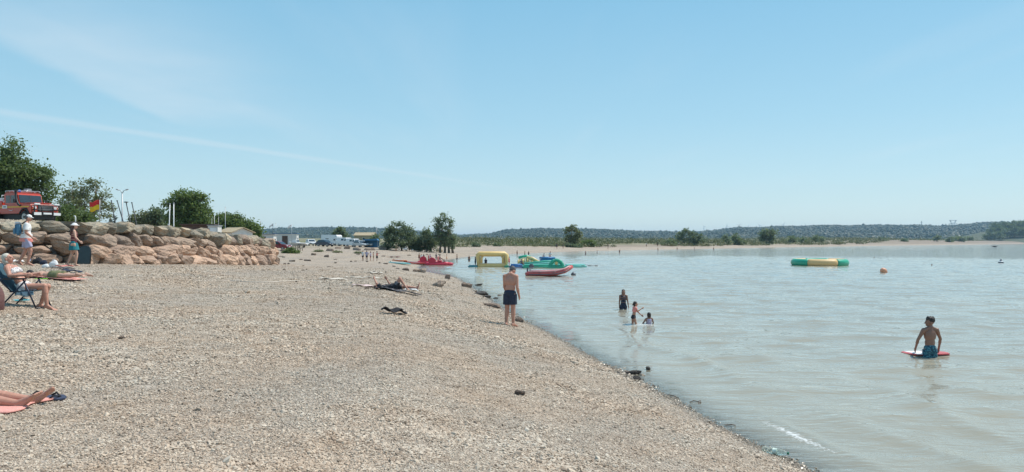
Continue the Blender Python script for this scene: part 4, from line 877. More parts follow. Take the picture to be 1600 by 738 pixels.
# --- legs on pink towel, near left
P = G(58, 641); LH = 1.70
p, j, h = person('sunbather lying on pink towel with only lower legs in view', LH, P, 0, SK_RED, [('briefs', C_BLACK, .1), ('bra', C_BLACK)], ('long', H_BROWN), fem=1, rot=(Matrix.Rotation(R(-90), 3, 'Z')@Matrix.Rotation(R(90), 3, 'X')).to_euler(),
       J=dict(toL=(-.09, .060, -.045), toR=(.045, .066, -.045), anL=(-.066, -.015, .04), anR=(.05, -.01, .045), knL=(-.06, .015, .283), knR=(.05, .022, .285)), vox=.0065, face=True)
p.location = P+V3((-.12, .11, .075))
towel(0, 0, 1.75, .72, R(2), C_PINK, 'pink towel under the near sunbather at left edge', P=P+V3((-.98, .05, 0)), n=12, amp=.008, lift=.022)
def flipflop(loc, rz, m, parent, L=.27):
    o = [(-.04, -L*.5), (.035, -L*.5), (.04, -.02), (.055, L*.3), (.035, L*.48), (-.005, L*.5), (-.045, L*.36), (-.048, 0)]
    c, s = math.cos(rz), math.sin(rz); mb = MB().prism([(a*c-b*s+loc[0], a*s+b*c+loc[1]) for a, b in o], loc[2], loc[2]+.02, 'z'); so_ = obj('sole', mb, m, parent, bevel=.006)
    f = lambda a, b, z: (a*c-b*s+loc[0], a*s+b*c+loc[1], loc[2]+z); obj('strap', MB().tube([f(-.045, -.01, .015), f(-.03, .04, .05), f(0, L*.3, .022), f(.03, .03, .05), f(.042, -.02, .015)], .009, 6), C_BLACK, so_, smooth=True)
Q = G(60, 624); sf = thing('sandal', 'dark sandal lying beside the near sunbather feet, left one', 'sandal', Q+V3((-.05, .02, .012)), R(-70), group='pair of dark sandals'); flipflop((0, 0, 0), 0, mat('dark_rubber', (.02, .022, .03), .6, .2), sf)
sf.rotation_euler = (.25, -.5, R(-70))
Q = G(70, 627); sf = thing('sandal', 'dark blue sandal beneath the near sunbather toes, right one', 'sandal', Q+V3((.03, .06, .012)), R(-80), group='pair of dark sandals'); flipflop((0, 0, 0), 0, mat('blue_grey_rubber', (.05, .06, .10), .6, .2), sf); sf.rotation_euler = (0, .35, R(-75))
# --- things by the wall
Q = G(71, 437); sf = thing('flip_flop', 'lime green flip flops beside the man lying face down', 'flip flops', Q+V3((0, -.12, .02)), R(-85)); flipflop((0, -.1, 0), .1, mat('lime_rubber', (.30, .75, .05), .5, .1), sf); flipflop((.12, .08, .01), -.2, MATS['lime_rubber'], sf)
def sack(px, py, w, h, m, label, name='bag', cat='bag', handle=True, dep=.6):
    P = G(px, py); k = P.y/FPX; w *= k; h *= k; t = thing(name, label, cat, P, random.uniform(-.4, .4)); mb = MB()
    mb.ell((0, 0, h*.4), (w*.5, w*dep*.5, h*.42)); mb.ell((w*.12, 0, h*.6), (w*.3, w*dep*.35, h*.36)); mb.ell((-w*.2, .02, h*.3), (w*.3, w*dep*.4, h*.3)); mb.box((0, 0, h*.2), (w*.8, w*dep*.8, h*.4))
    obj('body', mb, m, t, remesh=.02, it=3)
    if handle: obj('handle', MB().tube([(-w*.18, 0, h*.72), (-w*.12, 0, h*1.0), (w*.1, 0, h*1.02), (w*.18, 0, h*.75)], .012, 6), m, t, smooth=True)
sack(43, 412, 13, 9, C_BPAT, 'blue and white patterned beach bag at walking man feet'); sack(59, 413, 17, 11, C_BLACK, 'black holdall against the wall behind lying man'); sack(68, 414, 12, 8, C_NAVY, 'navy blue bag beside black holdall at wall', handle=False)
sack(84, 418, 14, 12, C_WHITE, 'crumpled white carrier bag standing above lying man'); sack(71, 419, 12, 7, C_WHITE, 'low white cloth bundle left of white carrier bag', 'cloth_bundle', 'cloth', False)
towel(24, 413, 16*.025, .35, .1, C_WHITE, 'folded cream towel at foot of wall by walking man', amp=.12)
towel(98, 421, .75, .5, .2, C_DPAT, 'dark towel with red edge spread beside lying man'); towel(110, 426, .7, .3, -.2, C_NAVY, 'navy garment dropped near lying man legs', 'garment', cat='clothing', amp=.06)
towel(101, 418.5, .55, .12, .3, C_CORAL, 'narrow coral cloth draped on dark towel', 'cloth_strip', cat='cloth', amp=.05)
Q = G(32, 471); sf = thing('flip_flop', 'pale turquoise flip flops under the folding chair', 'flip flops', Q+V3((0, 0, .02)), R(-60)); flipflop((0, 0, 0), 0, mat('turquoise_rubber', (.12, .5, .55), .5, .1), sf); flipflop((.13, .04, 0), .2, MATS['turquoise_rubber'], sf)
# --- sunbather and dark towel, middle of beach
P = G(622, 456); k = P.y/FPX
towel(622, 456, 66*k, .8, R(-9), C_DPAT, 'dark patterned towel under sunbather in middle of beach', amp=.06, P=P)
p, j, h = person('sunbather lying on back with one knee raised on dark towel', 1.66, P+V3((.72, .08, .15)), 0, SK_RED, [('shirt', C_DPAT), ('shorts', C_DPAT, .6)], ('short', H_BROWN), rot=(Matrix.Rotation(R(-96), 3, 'Z')@Matrix.Rotation(R(90), 3, 'X')).to_euler(),
       J=dict(knR=(.05, .20, .40), anR=(.05, .03, .28), toR=(.055, -.02, .19), elR=(.15, .10, .90), wrR=(.06, .19, .97), elL=(-.16, .02, .66), wrL=(-.13, .16, .74)), vox=.010)
towel(643, 452, .45, .3, .1, C_WHITE, 'small white cloth on the end of dark patterned towel', 'cloth', cat='cloth', amp=.12, P=G(643, 456)+V3((0, 0, .09)))
towel(615, 491, .55, .28, -.1, C_BLACK, 'crumpled black garment alone on shingle below sunbather', 'garment', cat='clothing', amp=.13)
for q, (px, py, sx, sy, lb) in enumerate(((519, 438, 1.1, .5, 'crumpled cream groundsheet lying on the middle beach'), (556, 436, .9, .25, 'narrow pale strip of cloth beyond cream groundsheet'), (570, 449, .9, .4, 'pinkish white towel left of lying sunbather'), (588, 428, .8, .6, 'pale rumpled cloth with dark gaps near shingle spit'), (583, 436, .8, .2, 'short pale cloth strip nearest rumpled cloth'))):
    towel(px, py, sx, sy, random.uniform(-.2, .2), mat('cream_cloth', (.62, .55, .46), .9, .12, 5, .4) if q != 2 else mat('rosy_cloth', (.66, .50, .47), .9, .12, 5, .4), lb, 'groundsheet' if q == 0 else 'cloth', cat='cloth', amp=.05)
pts = [G(px, 440.5+math.sin(px*.05)*1.2) for px in range(360, 505, 9)]
tag(obj('rope', MB().tube([q+V3((0, 0, .02)) for q in pts], .014, 6), mat('cream_rope', (.62, .56, .48), .9, .1), smooth=True), 'long pale rope lying across the shingle beside the groundsheet', 'rope')
# --- small far figures
POSE = {'stand': {}, 'hips': dict(elR=(.19, -.03, .66), wrR=(.11, .04, .56), elL=(-.19, -.03, .66), wrL=(-.11, .04, .56)), 'stride': dict(knR=(.05, .07, .285), anR=(.05, .06, .05), knL=(-.05, -.03, .285), anL=(-.05, -.12, .07)), 'reach': dict(elR=(.15, .13, .74), wrR=(.13, .26, .78), elL=(-.15, .12, .72), wrL=(-.12, .25, .75)),
        'sit': dict(P=(0, 0, .10), hpR=(.05, 0, .09), hpL=(-.05, 0, .09), knR=(.06, .2, .19), knL=(-.06, .2, .17), anR=(.06, .36, .05), anL=(-.06, .38, .04), elR=(.12, .07, .26), wrR=(.08, .2, .22), elL=(-.12, .06, .26), wrL=(-.08, .2, .22)),
        'crouch': dict(P=(0, -.05, .30), hpR=(.05, -.05, .29), hpL=(-.05, -.05, .29), knR=(.07, .15, .30), knL=(-.07, .15, .27), anR=(.06, .0, .04), anL=(-.06, 0, .04), elR=(.15, .2, .45), wrR=(.1, .3, .5), elL=(-.15, .2, .42), wrL=(-.1, .3, .42))}
def small(label, P, H, rz, skin, wear, hair, pose='stand', group=None, lean=0, **k):
    if pose == 'crouch': lean = .5
    return person(label, H, P, rz, skin, wear, hair, lean=lean, J=POSE[pose], kid=.5, vox=.022, fingers=False, group=group, **k)
GK = 'children standing on the middle beach'
for px, py0, lb, sk, we, hr, ps, rz in ((567, 391.5, 'child in white top and dark shorts, leftmost of beach group', SK_TAN, [('shirt', C_WHITE), ('shorts', C_BLACK, .6)], ('short', H_DARK), 'stand', 2.6), (573, 391.5, 'child in dark shorts with arms up, second in beach group', SK_DARK, [('shirt', C_LILAC), ('shorts', C_NAVY, .7)], ('short', H_DARK), 'hips', 3.0),
        (579, 393, 'child in grey top at the middle of beach group', SK_TAN, [('shirt', C_LILAC), ('shorts', C_WINE, .6)], ('tail', H_BROWN), 'stand', 1.6), (583.5, 394, 'smallest bare chested child in beach group', SK_RED, [('shorts', C_OLIVE, .6)], ('short', H_DARK), 'stand', 1.9), (589, 392.5, 'child in red top and dark skirt, rightmost of beach group', SK_DARK, [('top', C_RED), ('skirt', C_BLACK, 1.0)], ('bob', H_DARK), 'reach', -1.3)):
    py1 = 408; P = G(px, py1); small(lb, P, (py1-py0)*P.y/FPX, rz, sk, we, hr, ps, GK)
P = G(619, 393); small('lone person in olive clothes standing under the broad beach tree', P, 1.3, 3, SK_TAN, [('shirt', C_OLIVE), ('shorts', C_OLIVE, .6)], ('short', H_DARK))
for q, (px, lb) in enumerate(((599, 'person in dark clothes lying on beach behind children, left'), (608, 'person in wine clothes lying on beach behind children, right'))):
    P = G(px, 403); p, _, h = small(lb, P+V3((.5, 0, .12)), 1.1, 0, SK_TAN, [('shirt', (C_BLACK, C_WINE)[q]), ('shorts', C_BLACK, .6)], ('short', H_DARK)); p.rotation_euler = (Matrix.Rotation(R(90), 3, 'Z')@Matrix.Rotation(R(90), 3, 'X')).to_euler()
GB = 'bathers far off along the shore'
for q, (px, py, h, dk) in enumerate(((714, 409, .9, 0), (733, 408, .5, 1), (808, 400, 1.0, 1), (820, 400, .8, 1), (826, 398, .5, 1), (915, 398, .5, 1), (933, 396.5, .5, 0), (968, 395.5, .7, 1), (1028, 392.5, 1.0, 1), (1085, 392, 1.2, 1), (1115, 391.5, .9, 1), (1058, 391.5, 1, 0), (1366, 403, .3, 1), (1456, 415, .25, 1))):
    P = W(px, py); small('distant bather standing in the shallows near far shore' if q < 12 else 'distant swimmer with only the head above water', V3((P.x, P.y, -.75+h*.62 if q < 12 else -1.02)), 1.2, 2.0+q, SK_TAN if not dk else SK_DARK, [('shorts', C_NAVY, .5)], ('short', H_DARK), group=GB if q < 12 else 'distant swimmers')
GF = 'walkers on the far beach'
for q, (px, Y_) in enumerate(((1027, 300), (1061, 330), (1066, 335), (950, 245), (1010, 290), (870, 226), (880, 228))):
    P = gbase(px, Y_); small('tiny figure walking on the far beach', P, 1.7, q*1.3, SK_TAN, [('shirt', (C_BLACK, C_WHITE, C_NAVY)[q % 3]), ('shorts', C_BLACK, .6)], ('short', H_DARK), 'stride', GF)
# ================================================================== red fire service pickup on the terrace
M_RED = mat('fire_red_paint', (.52, .05, .022), .35, .12, 3, Coat_Weight=.4); M_YEL = mat('yellow_stripe', (.72, .42, .04), .5, .08); M_BLK = mat('black_trim', (.022, .022, .024), .55, .2)
M_GLS = mat('car_glass', (.035, .05, .06), .08, .1, Specular_IOR_Level=.8); M_WHT = mat('white_paint', (.76, .76, .75), .4, .05, 3); M_TYRE = mat('tyre_rubber', (.025, .025, .026), .85, .2); M_RIM = mat('wheel_rim', (.45, .44, .42), .45, .1, Metallic=.5)
M_CHR = mat('bright_metal', (.55, .56, .57), .35, .1, Metallic=.8); M_LAMP = mat('lamp_lens', (.72, .74, .74), .12, .05); M_GREYM = mat('grey_metal', (.34, .35, .36), .5, .1, Metallic=.6); M_AMB = mat('amber_lens', (.7, .25, .02), .2, .05); M_TAIL = mat('tail_lens', (.45, .02, .02), .2, .05)
def wheel(t, x, y, r, w, name='wheel'):
    o = obj(name, MB().tube([(x-w*.5, y, r), (x-w*.42, y, r), (x+w*.42, y, r), (x+w*.5, y, r)], [r*.9, r, r, r*.9], 20), M_TYRE, t, smooth=False, bevel=.0)
    s = 1 if x > 0 else -1; obj('rim', MB().tube([(x+s*w*.30, y, r), (x+s*w*.52, y, r)], [r*.6, r*.56], 16), M_RIM, o); obj('hub', MB().tube([(x+s*w*.5, y, r), (x+s*w*.6, y, r)], [r*.2, r*.17], 10), M_BLK, o)
P = gbase(38, 47); P.z -= .02
tk = thing('fire_pickup', 'red fire service pickup truck with bull bar parked above the wall', 'truck', P, R(-62))      # front points to local -y
tk.rotation_euler.z = R(66)
prof = [(-2.02, .62), (-2.02, 1.12), (-1.95, 1.2), (-.72, 1.26), (-.62, 1.2), (2.25, 1.2), (2.25, .62), (1.85, .62), (1.75, .95), (1.25, .98), (1.08, .62), (-.98, .62), (-1.1, .95), (-1.62, .95), (-1.75, .62)]
obj('body', MB().prism(prof, -.86, .86, 'x'), M_RED, tk, bevel=.03)
obj('chassis', MB().box((0, .1, .44), (1.3, 4.1, .36)), M_BLK, tk, bevel=.02)
obj('bonnet', MB().box((0, -1.28, 1.275), (1.2, 1.1, .07)), M_RED, tk, bevel=.03)
cabp = [(-.70, 1.22), (-.50, 1.88), (-.38, 1.95), (.72, 1.95), (.80, 1.86), (.80, 1.22)]
cab = obj('cab', MB().prism(cabp, -.78, .78, 'x'), M_RED, tk, bevel=.05)
obj('roof', MB().box((0, .17, 1.965), (1.5, 1.1, .05)), M_RED, tk, bevel=.02)
n_ = Vector((0, -.66, .2)).normalized(); ws = Matrix.Rotation(R(-16.8), 3, 'X')
obj('windscreen', MB().box((0, -.612, 1.56), (1.40, .03, .52), ws), M_GLS, tk, bevel=.01)
obj('screen_pillar', MB().box((0, -.622, 1.56), (.04, .035, .52), ws), M_BLK, tk)
for s in (-1, 1):
    d_ = obj('door', MB().prism([(-.56, .66), (-.56, 1.22), (-.40, 1.84), (.62, 1.84), (.62, .66)], s*.783, s*.80, 'x'), M_RED, tk, bevel=.006)
    obj('window', MB().prism([(-.46, 1.30), (-.34, 1.78), (.08, 1.78), (.08, 1.30)], s*.80, s*.808, 'x'), M_GLS, d_); obj('window', MB().prism([(.13, 1.30), (.13, 1.78), (.55, 1.78), (.55, 1.30)], s*.80, s*.808, 'x'), M_GLS, d_)
    obj('handle', MB().box((s*.82, .5, 1.12), (.03, .14, .03)), M_BLK, d_)
    obj('stripe', MB().box((s*.867, .2, 1.04), (.012, 4.0, .075)), M_YEL, tk); pn2 = obj('door_panel', MB().box((s*.874, .55, 1.06), (.012, .46, .20)), M_WHT, tk); obj('panel_mark', MB().box((s*.882, .55, 1.06), (.006, .26, .06)), M_BLK, pn2)
    obj('panel_mark', MB().tube([(s*.876, -.3, .86), (s*.876, -.1, .80), (s*.876, .15, .86)], .012, 5), M_WHT, tk)
    obj('wheel_arch', MB().tube([(s*.87, -1.36+.47*math.cos(a), .45+.47*math.sin(a)) for a in np.linspace(.25, 2.9, 9)], .05, 6), M_BLK, tk, smooth=True); obj('wheel_arch', MB().tube([(s*.87, 1.5+.47*math.cos(a), .45+.47*math.sin(a)) for a in np.linspace(.25, 2.9, 9)], .05, 6), M_BLK, tk, smooth=True)
    for y_ in (-1.36, 1.5): wheel(tk, s*.76, y_, .40, .24)
    obj('mirror', MB().box((s*1.0, -.62, 1.42), (.16, .06, .24)), M_BLK, tk, bevel=.02); obj('mirror_arm', MB().tube([(s*.8, -.58, 1.35), (s*.98, -.62, 1.38)], .015, 6), M_BLK, tk)
    obj('headlight', MB().tube([(s*.64, -2.0, .98), (s*.64, -2.06, .98)], [.10, .09], 16), M_LAMP, tk); obj('indicator', MB().tube([(s*.78, -2.0, .90), (s*.78, -2.045, .90)], .035, 10), M_AMB, tk); obj('side_light', MB().tube([(s*.78, -2.0, 1.06), (s*.78, -2.045, 1.06)], .035, 10), M_LAMP, tk)
    obj('bumper_panel', MB().box((s*.62, -2.262, .60), (.46, .02, .17)), M_WHT, tk, bevel=.005); obj('light_bar_lamp', MB().box((s*.62, -2.22, 1.20), (.36, .08, .1)), M_WHT, tk, bevel=.02)
obj('grille', MB().box((0, -2.03, .95), (.92, .04, .36)), M_BLK, tk, bevel=.01)
for q in range(4): obj('grille_bar', MB().box((0, -2.058, .83+q*.08), (.86, .02, .022)), M_GREYM, tk)
obj('front_bumper', MB().box((0, -2.18, .60), (1.78, .14, .2)), M_BLK, tk, bevel=.03); obj('number_plate', MB().box((0, -2.262, .62), (.52, .02, .11)), M_WHT, tk, bevel=.003)
bbm = MB()
for z_ in (.86, 1.12): bbm.tube([(-.86, -2.12, z_), (-.82, -2.24, z_), (.82, -2.24, z_), (.86, -2.12, z_)], .035, 8)
for x_ in (-.8, -.36, .36, .8): bbm.tube([(x_, -2.24, .6), (x_, -2.24, 1.14)], .035, 8)
obj('bull_bar', bbm, M_BLK, tk, smooth=True)
sn = MB().tube([(-.86, -1.0, 1.1), (-.90, -.8, 1.22), (-.88, -.62, 1.5), (-.86, -.5, 1.9), (-.86, -.5, 2.02)], .065, 8); obj('snorkel', sn, M_BLK, tk, smooth=True); obj('snorkel_head', MB().box((-.86, -.54, 2.05), (.14, .2, .14)), M_BLK, tk, bevel=.03)
rk = MB()
for s in (-1, 1): rk.tube([(s*.7, -.45, 2.08), (s*.7, .75, 2.08)], .02, 6)
for y_ in (-.45, -.05, .35, .75): rk.tube([(-.7, y_, 2.08), (.7, y_, 2.08)], .02, 6); rk.tube([(-.7, y_, 1.96), (-.7, y_, 2.08)], .018, 6); rk.tube([(.7, y_, 1.96), (.7, y_, 2.08)], .018, 6)
rk = obj('roof_rack', rk, M_CHR, tk, smooth=True); obj('rack_box', MB().box((.15, -.1, 2.16), (.34, .3, .17)), M_GREYM, rk, bevel=.02); obj('beacon', MB().lathe([(.07, 1.99), (.08, 2.03), (.07, 2.12), (.03, 2.15)], (-.5, -.3, 0), 12), mat('blue_lens', (.05, .15, .6), .15, .05), tk, smooth=True)
bedm = MB()
for s in (-1, 1): bedm.box((s*.84, 1.55, 1.32), (.05, 1.4, .24))
bedm.box((0, 2.22, 1.32), (1.7, .05, .24)); obj('cargo_bed', bedm, M_RED, tk, bevel=.01); obj('cargo_rail', MB().tube([(-.8, .95, 1.24), (-.8, .95, 1.8), (.8, .95, 1.8), (.8, .95, 1.24)], .03, 8), M_WHT, tk, smooth=True)
for q, (x_, y_) in enumerate(((-.45, 1.3), (.1, 1.5), (.45, 1.2))): obj('cargo_case', MB().box((x_, y_, 1.5), (.4, .5, .3)), (M_WHT, M_RED, M_GREYM)[q], tk, bevel=.02)
# ================================================================== other vehicles
def car(label, P, rz, paint, kind='hatch', group='vehicles parked behind the beach', k=1.0, name=None, cat='car'):
    t = thing(name or 'parked_car', label, cat, P, rz, group, scale=k)
    if kind == 'hatch': body = [(-2.0, .35), (-2.05, .62), (-1.95, .82), (-1.0, .95), (1.85, 1.0), (2.0, .8), (2.02, .35)]; cabp = [(-1.05, .94), (-.35, 1.42), (-.1, 1.48), (1.25, 1.46), (1.85, .98)]; w, h = .85, 1.48
    elif kind == 'van': body = [(-2.6, .4), (-2.65, .8), (-2.5, 1.1), (-1.75, 1.3), (2.6, 1.35), (2.62, .4)]; cabp = [(-1.8, 1.28), (-1.2, 2.0), (-.9, 2.15), (2.5, 2.2), (2.6, 1.34)]; w, h = .97, 2.2
    else: body = [(-3.3, .4), (-3.35, .8), (-3.2, 1.1), (-2.5, 1.3), (3.2, 1.35), (3.22, .4)]; cabp = [(-2.55, 1.28), (-2.2, 1.75), (-2.7, 2.05), (-2.75, 2.45), (-2.4, 2.8), (3.1, 2.85), (3.2, 1.34)]; w, h = 1.1, 2.85
    L = -body[0][0]
    obj('body', MB().prism(body, -w, w, 'x'), paint, t, bevel=.05)
    cb = MB(); V = [(s*(w*.97 if z < h*.75 else w*.85), y, z) for s in (-1, 1) for y, z in cabp]; n = len(cabp); cb.add(V, [tuple(range(n)), tuple(reversed(range(n, 2*n)))]+[(i, i+n, (i+1) % n+n, (i+1) % n) for i in range(n)])
    obj('cabin', cb, paint, t, bevel=.04)
    if kind == 'hatch': win = [[(-.78, .98), (-.30, 1.36), (.12, 1.38), (.12, 1.0)], [(.18, 1.0), (.18, 1.38), (1.12, 1.36), (1.45, 1.02)]]; wsq = [(-1.0, .98), (-.38, 1.40)]; rw = [(1.80, 1.04), (1.32, 1.42)]
    elif kind == 'van': win = [[(-1.6, 1.36), (-1.2, 1.85), (-.6, 1.92), (-.6, 1.36)], [(-.3, 1.45), (-.3, 1.9), (.7, 1.9), (.7, 1.45)]]; wsq = [(-1.75, 1.36), (-1.22, 1.98)]; rw = None
    else: win = [[(-2.35, 1.36), (-2.12, 1.72), (-1.6, 1.78), (-1.6, 1.36)], [(.2, 1.7), (.2, 2.2), (1.4, 2.2), (1.4, 1.7)], [(-2.5, 2.2), (-2.5, 2.5), (-1.9, 2.5), (-1.9, 2.2)]]; wsq = [(-2.54, 1.34), (-2.22, 1.72)]; rw = None
    for s in (-1, 1):
        for q in win: obj('window', MB().add([(s*((w*.975 if z < h*.75 else w*.86)+.012), y, z) for y, z in q], [tuple(range(len(q)))]), M_GLS, t, solid=.01)
        for y in (-L*.64, L*.62): wheel(t, s*(w-.1), y, .32 if kind == 'hatch' else .36, .2)
        obj('headlight', MB().box((s*w*.72, -L+.02, .72), (.3, .12, .15)), M_LAMP, t, bevel=.03); obj('tail_light', MB().box((s*w*.85, L-.02, .85), (.16, .1, .2)), M_TAIL, t, bevel=.02)
    for q in (wsq, rw):
        if q:
            (y0, z0), (y1, z1) = q; dy = -.03 if y0 < 0 else .03; obj('windscreen', MB().add([(-w*.82, y0+dy, z0), (w*.82, y0+dy, z0), (w*.74, y1+dy, z1), (-w*.74, y1+dy, z1)], [(0, 1, 2, 3)]), M_GLS, t, solid=.01)
    obj('bumper', MB().box((0, -L-.01, .5), (w*1.9, .12, .2)), M_BLK, t, bevel=.03); obj('bumper', MB().box((0, L+.03, .5), (w*1.9, .12, .2)), M_BLK, t, bevel=.03); obj('number_plate', MB().box((0, -L-.08, .55), (.5, .02, .11)), M_WHT, t)
    return t
M_DRED = mat('dark_red_paint', (.22, .015, .025), .3, .1, 3, Coat_Weight=.4); M_DBLU = mat('dark_blue_paint', (.03, .05, .085), .3, .1, 3, Coat_Weight=.4); M_SILV = mat('silver_paint', (.50, .53, .55), .35, .08, 3, Metallic=.4); M_BLUP = mat('blue_canvas', (.03, .14, .27), .7, .15)
def park(px, Y, py=None): b = gbase(px, Y); return b
car('dark red car parked at far end of boulder wall', park(435, 120), R(75), M_DRED, k=1.0)
car('white hatchback parked left of dark blue car', park(486, 165), R(28), M_WHT)
car('dark blue car parked between white hatchback and motorhome', park(508, 160), R(62), M_DBLU)
car('white motorhome with overcab bed behind the parked cars', park(519, 176), R(58), M_WHT, 'motor', name='motorhome', cat='motorhome', k=.9)
car('white campervan right of the motorhome', park(540, 172), R(52), M_WHT, 'van', name='campervan', cat='van', k=.92)
car('white van next to the silver cars', park(553, 168), R(48), M_WHT, 'van', name='campervan', cat='van', k=.85)
car('silver car parked right of the white vans, left one', park(563, 166), R(45), M_SILV)
car('silver car parked beside blue canopy, right one', park(571, 168), R(45), M_SILV)
# small boat on trailer
P = park(467, 140); bt = thing('trailer_boat', 'white boat on trailer beside the wooden rail fence', 'boat', P, R(70))
hull = MB(); sec = [(-1.9, .62, .55, .85), (-.8, .75, .48, .9), (.6, .72, .46, .98), (1.6, .45, .55, 1.08), (2.2, .04, .85, 1.15)]
V = []; 
for y_, hw_, zb, zt in sec: V += [(-hw_, y_, zt), (-hw_*.8, y_, (zb+zt)/2), (0, y_, zb), (hw_*.8, y_, (zb+zt)/2), (hw_, y_, zt)]
hull.add(V, [(i*5+j_, i*5+j_+1, (i+1)*5+j_+1, (i+1)*5+j_) for i in range(4) for j_ in range(4)]+[(i*5+4, i*5, (i+1)*5, (i+1)*5+4) for i in range(4)]+[(0, 1, 2, 3, 4), (24, 23, 22, 21, 20)])
obj('hull', hull, M_WHT, bt, bevel=.02); obj('cabin', MB().prism([(.1, .95), (.35, 1.5), (1.0, 1.5), (1.5, 1.05)], -.5, .5, 'x'), M_WHT, bt, bevel=.05); obj('windscreen', MB().box((0, .2, 1.28), (.8, .03, .32), Matrix.Rotation(R(-24), 3, 'X')), M_GLS, bt)
obj('trailer_frame', MB().tube([(0, -2.0, .42), (0, 2.9, .42)], .05, 6).tube([(-.7, -.5, .4), (.7, -.5, .4)], .05, 6), M_GREYM, bt)
for s in (-1, 1): wheel(bt, s*.8, -.5, .3, .18)
# rail fence
P = park(460, 122); fe = thing('rail_fence', 'pale wooden post and rail fence beside parked dark red car', 'fence', P, 0); m = P.y/FPX
for q in range(8):
    x_ = (q-3.5)*3.6*m; z_ = gzf(P.x+x_, P.y)-P.z; obj('post', MB().box((x_, 0, z_+.42), (.16, .14, .95)), mat('pale_wood', (.45, .38, .29), .8, .2, 6, .3), fe, bevel=.01)
for z_ in (.35, .75): obj('rail', MB().box((0, -.09, z_), (7.4*3.6*m, .05, .11)), MATS['pale_wood'], fe, bevel=.005)
# ================================================================== huts
M_TIL = mat('tan_roof', (.42, .33, .21), .85, .15, 4, .4); M_WALLW = mat('white_render', (.62, .61, .58), .85, .08, 3, .2); M_BRW = mat('brown_boards', (.10, .06, .045), .85, .2, 5, .3); M_GLD = mat('window_dark', (.04, .05, .06), .15, .1)
def hut(name, label, P, w, d, h, rh, rz, wall, roof, door=True, cat='hut', windows=1, gable=True):
    t = thing(name, label, cat, P, rz)
    if gable: obj('wall', MB().prism([(-w/2, -.3), (-w/2, h), (0, h+rh), (w/2, h), (w/2, -.3)], -d/2, d/2, 'y'), wall, t)
    else: obj('wall', MB().box((0, 0, h/2-.15), (w, d, h+.3)), wall, t)
    if gable:
        for s in (-1, 1):
            L_ = math.hypot(w/2+.25, rh*(1+.5/w)); a = math.atan2(rh, w/2); obj('roof', MB().box((s*(w/4+.08), 0, h+rh/2-.02+.07), (L_, d+.5, .08), Matrix.Rotation(s*a, 3, 'Y')), roof, t)
    else: obj('roof', MB().box((0, 0, h+.06), (w+.4, d+.4, .14)), roof, t, bevel=.02)
    if door: dd = obj('door', MB().box((0, -d/2-.02, h*.42), (w*.24, .05, h*.84)), M_BRW, t, bevel=.01); obj('handle', MB().box((w*.08, -d/2-.06, h*.42), (.05, .05, .1)), M_GREYM, dd)
    for q in range(windows):
        for s in (-1, 1): f_ = obj('window', MB().box((s*(w/2+.015), (q-(windows-1)/2)*1.6, h*.6), (.05, .8, .6)), M_WHT, t); obj('pane', MB().box((s*(w/2+.035), (q-(windows-1)/2)*1.6, h*.6), (.03, .66, .46)), M_GLD, f_)
    return t
b = gbase(368, 78); m = b.y/FPX; b.z = CAMZ-(372-HOR)*m-1.0; hut('beach_hut', 'small hut with tan gable roof above the boulder wall', b, 2.4, 2.6, 1.55, .45, R(52), M_WALLW, M_TIL)
b = gbase(312, 76); m = b.y/FPX; b.z = CAMZ-(370-HOR)*m-.6; hut('flat_roof_hut', 'low flat roofed brown hut with white end above the wall', b, 3.0, 2.2, 1.75, 0, R(12), M_BRW, M_BRW, gable=False, windows=1)
b2 = b+V3((1.75, -.45, 0)); ck = thing('white_cabin', 'small white cabin joined to the brown flat roofed hut', 'cabin', b2, R(8)); obj('wall', MB().box((0, 0, .83), (.95, 1.6, 1.7)), M_WALLW, ck); obj('roof', MB().box((0, 0, 1.72), (1.1, 1.8, .1)), M_GREYM, ck); obj('door', MB().box((0, -.82, .75), (.55, .04, 1.4)), M_WHT, ck)
b = gbase(326, 60); b.z = CAMZ-(371.5-HOR)*b.y/FPX; small('person in dark clothes sitting above the wall by white cabin', b, 1.3, 2.8, SK_TAN, [('shirt', C_BLACK), ('shorts', C_NAVY, .8)], ('short', H_DARK), 'sit')
b = gbase(447, 150); hut('container_cabin', 'white cabin with blue flat roof behind the rail fence', b, 4.6, 2.4, 2.5, 0, R(6), M_WALLW, M_BLUP, gable=False)
b = gbase(414, 128); hut('container_cabin', 'low pale cabin showing over end of the boulder wall', b, 3.4, 2.4, 2.3, 0, R(6), M_WALLW, M_GREYM, gable=False)
b = gbase(571, 215); b.z += .3; hut('tan_hut', 'tan roofed building behind the silver cars', b, 3.6, 5.6, 2.3, .8, R(85), M_TIL, M_TIL)
b = gbase(580, 166); cn = thing('canopy_tent', 'dark blue canopy beside the silver cars', 'canopy', b, 0)
obj('canopy', MB().prism([(-1.7, 1.55), (-1.5, 1.85), (1.4, 1.95), (1.7, 1.55)], -1, 1, 'y'), M_BLUP, cn, bevel=.03); obj('side_sheet', MB().box((0, .98, .75), (3.3, .03, 1.6)), M_BLUP, cn)
for x_ in (-1.6, 1.6):
    for y_ in (-.95, .95): obj('post', MB().cyl((x_, y_, -.1), .03, (x_, y_, 1.58)), M_GREYM, cn)
for q, (px, w, h) in enumerate(((596, 1.5, .9), (600, 1.3, 1.3), (603.5, 1.0, .8))):
    b = gbase(px, 150); o = link('boulder_heap', RM['p'][q], None, None, b+V3((0, q*.3, h*.4)), (0, .2, q)); o.scale = (w, w*.8, h*1.2); tag(o, ['low pale boulder left of the broad beach tree', 'tallest pale boulder left of the broad beach tree', 'small pale boulder nearest the broad beach tree'][q], 'boulder', 'pale boulders by the beach tree')
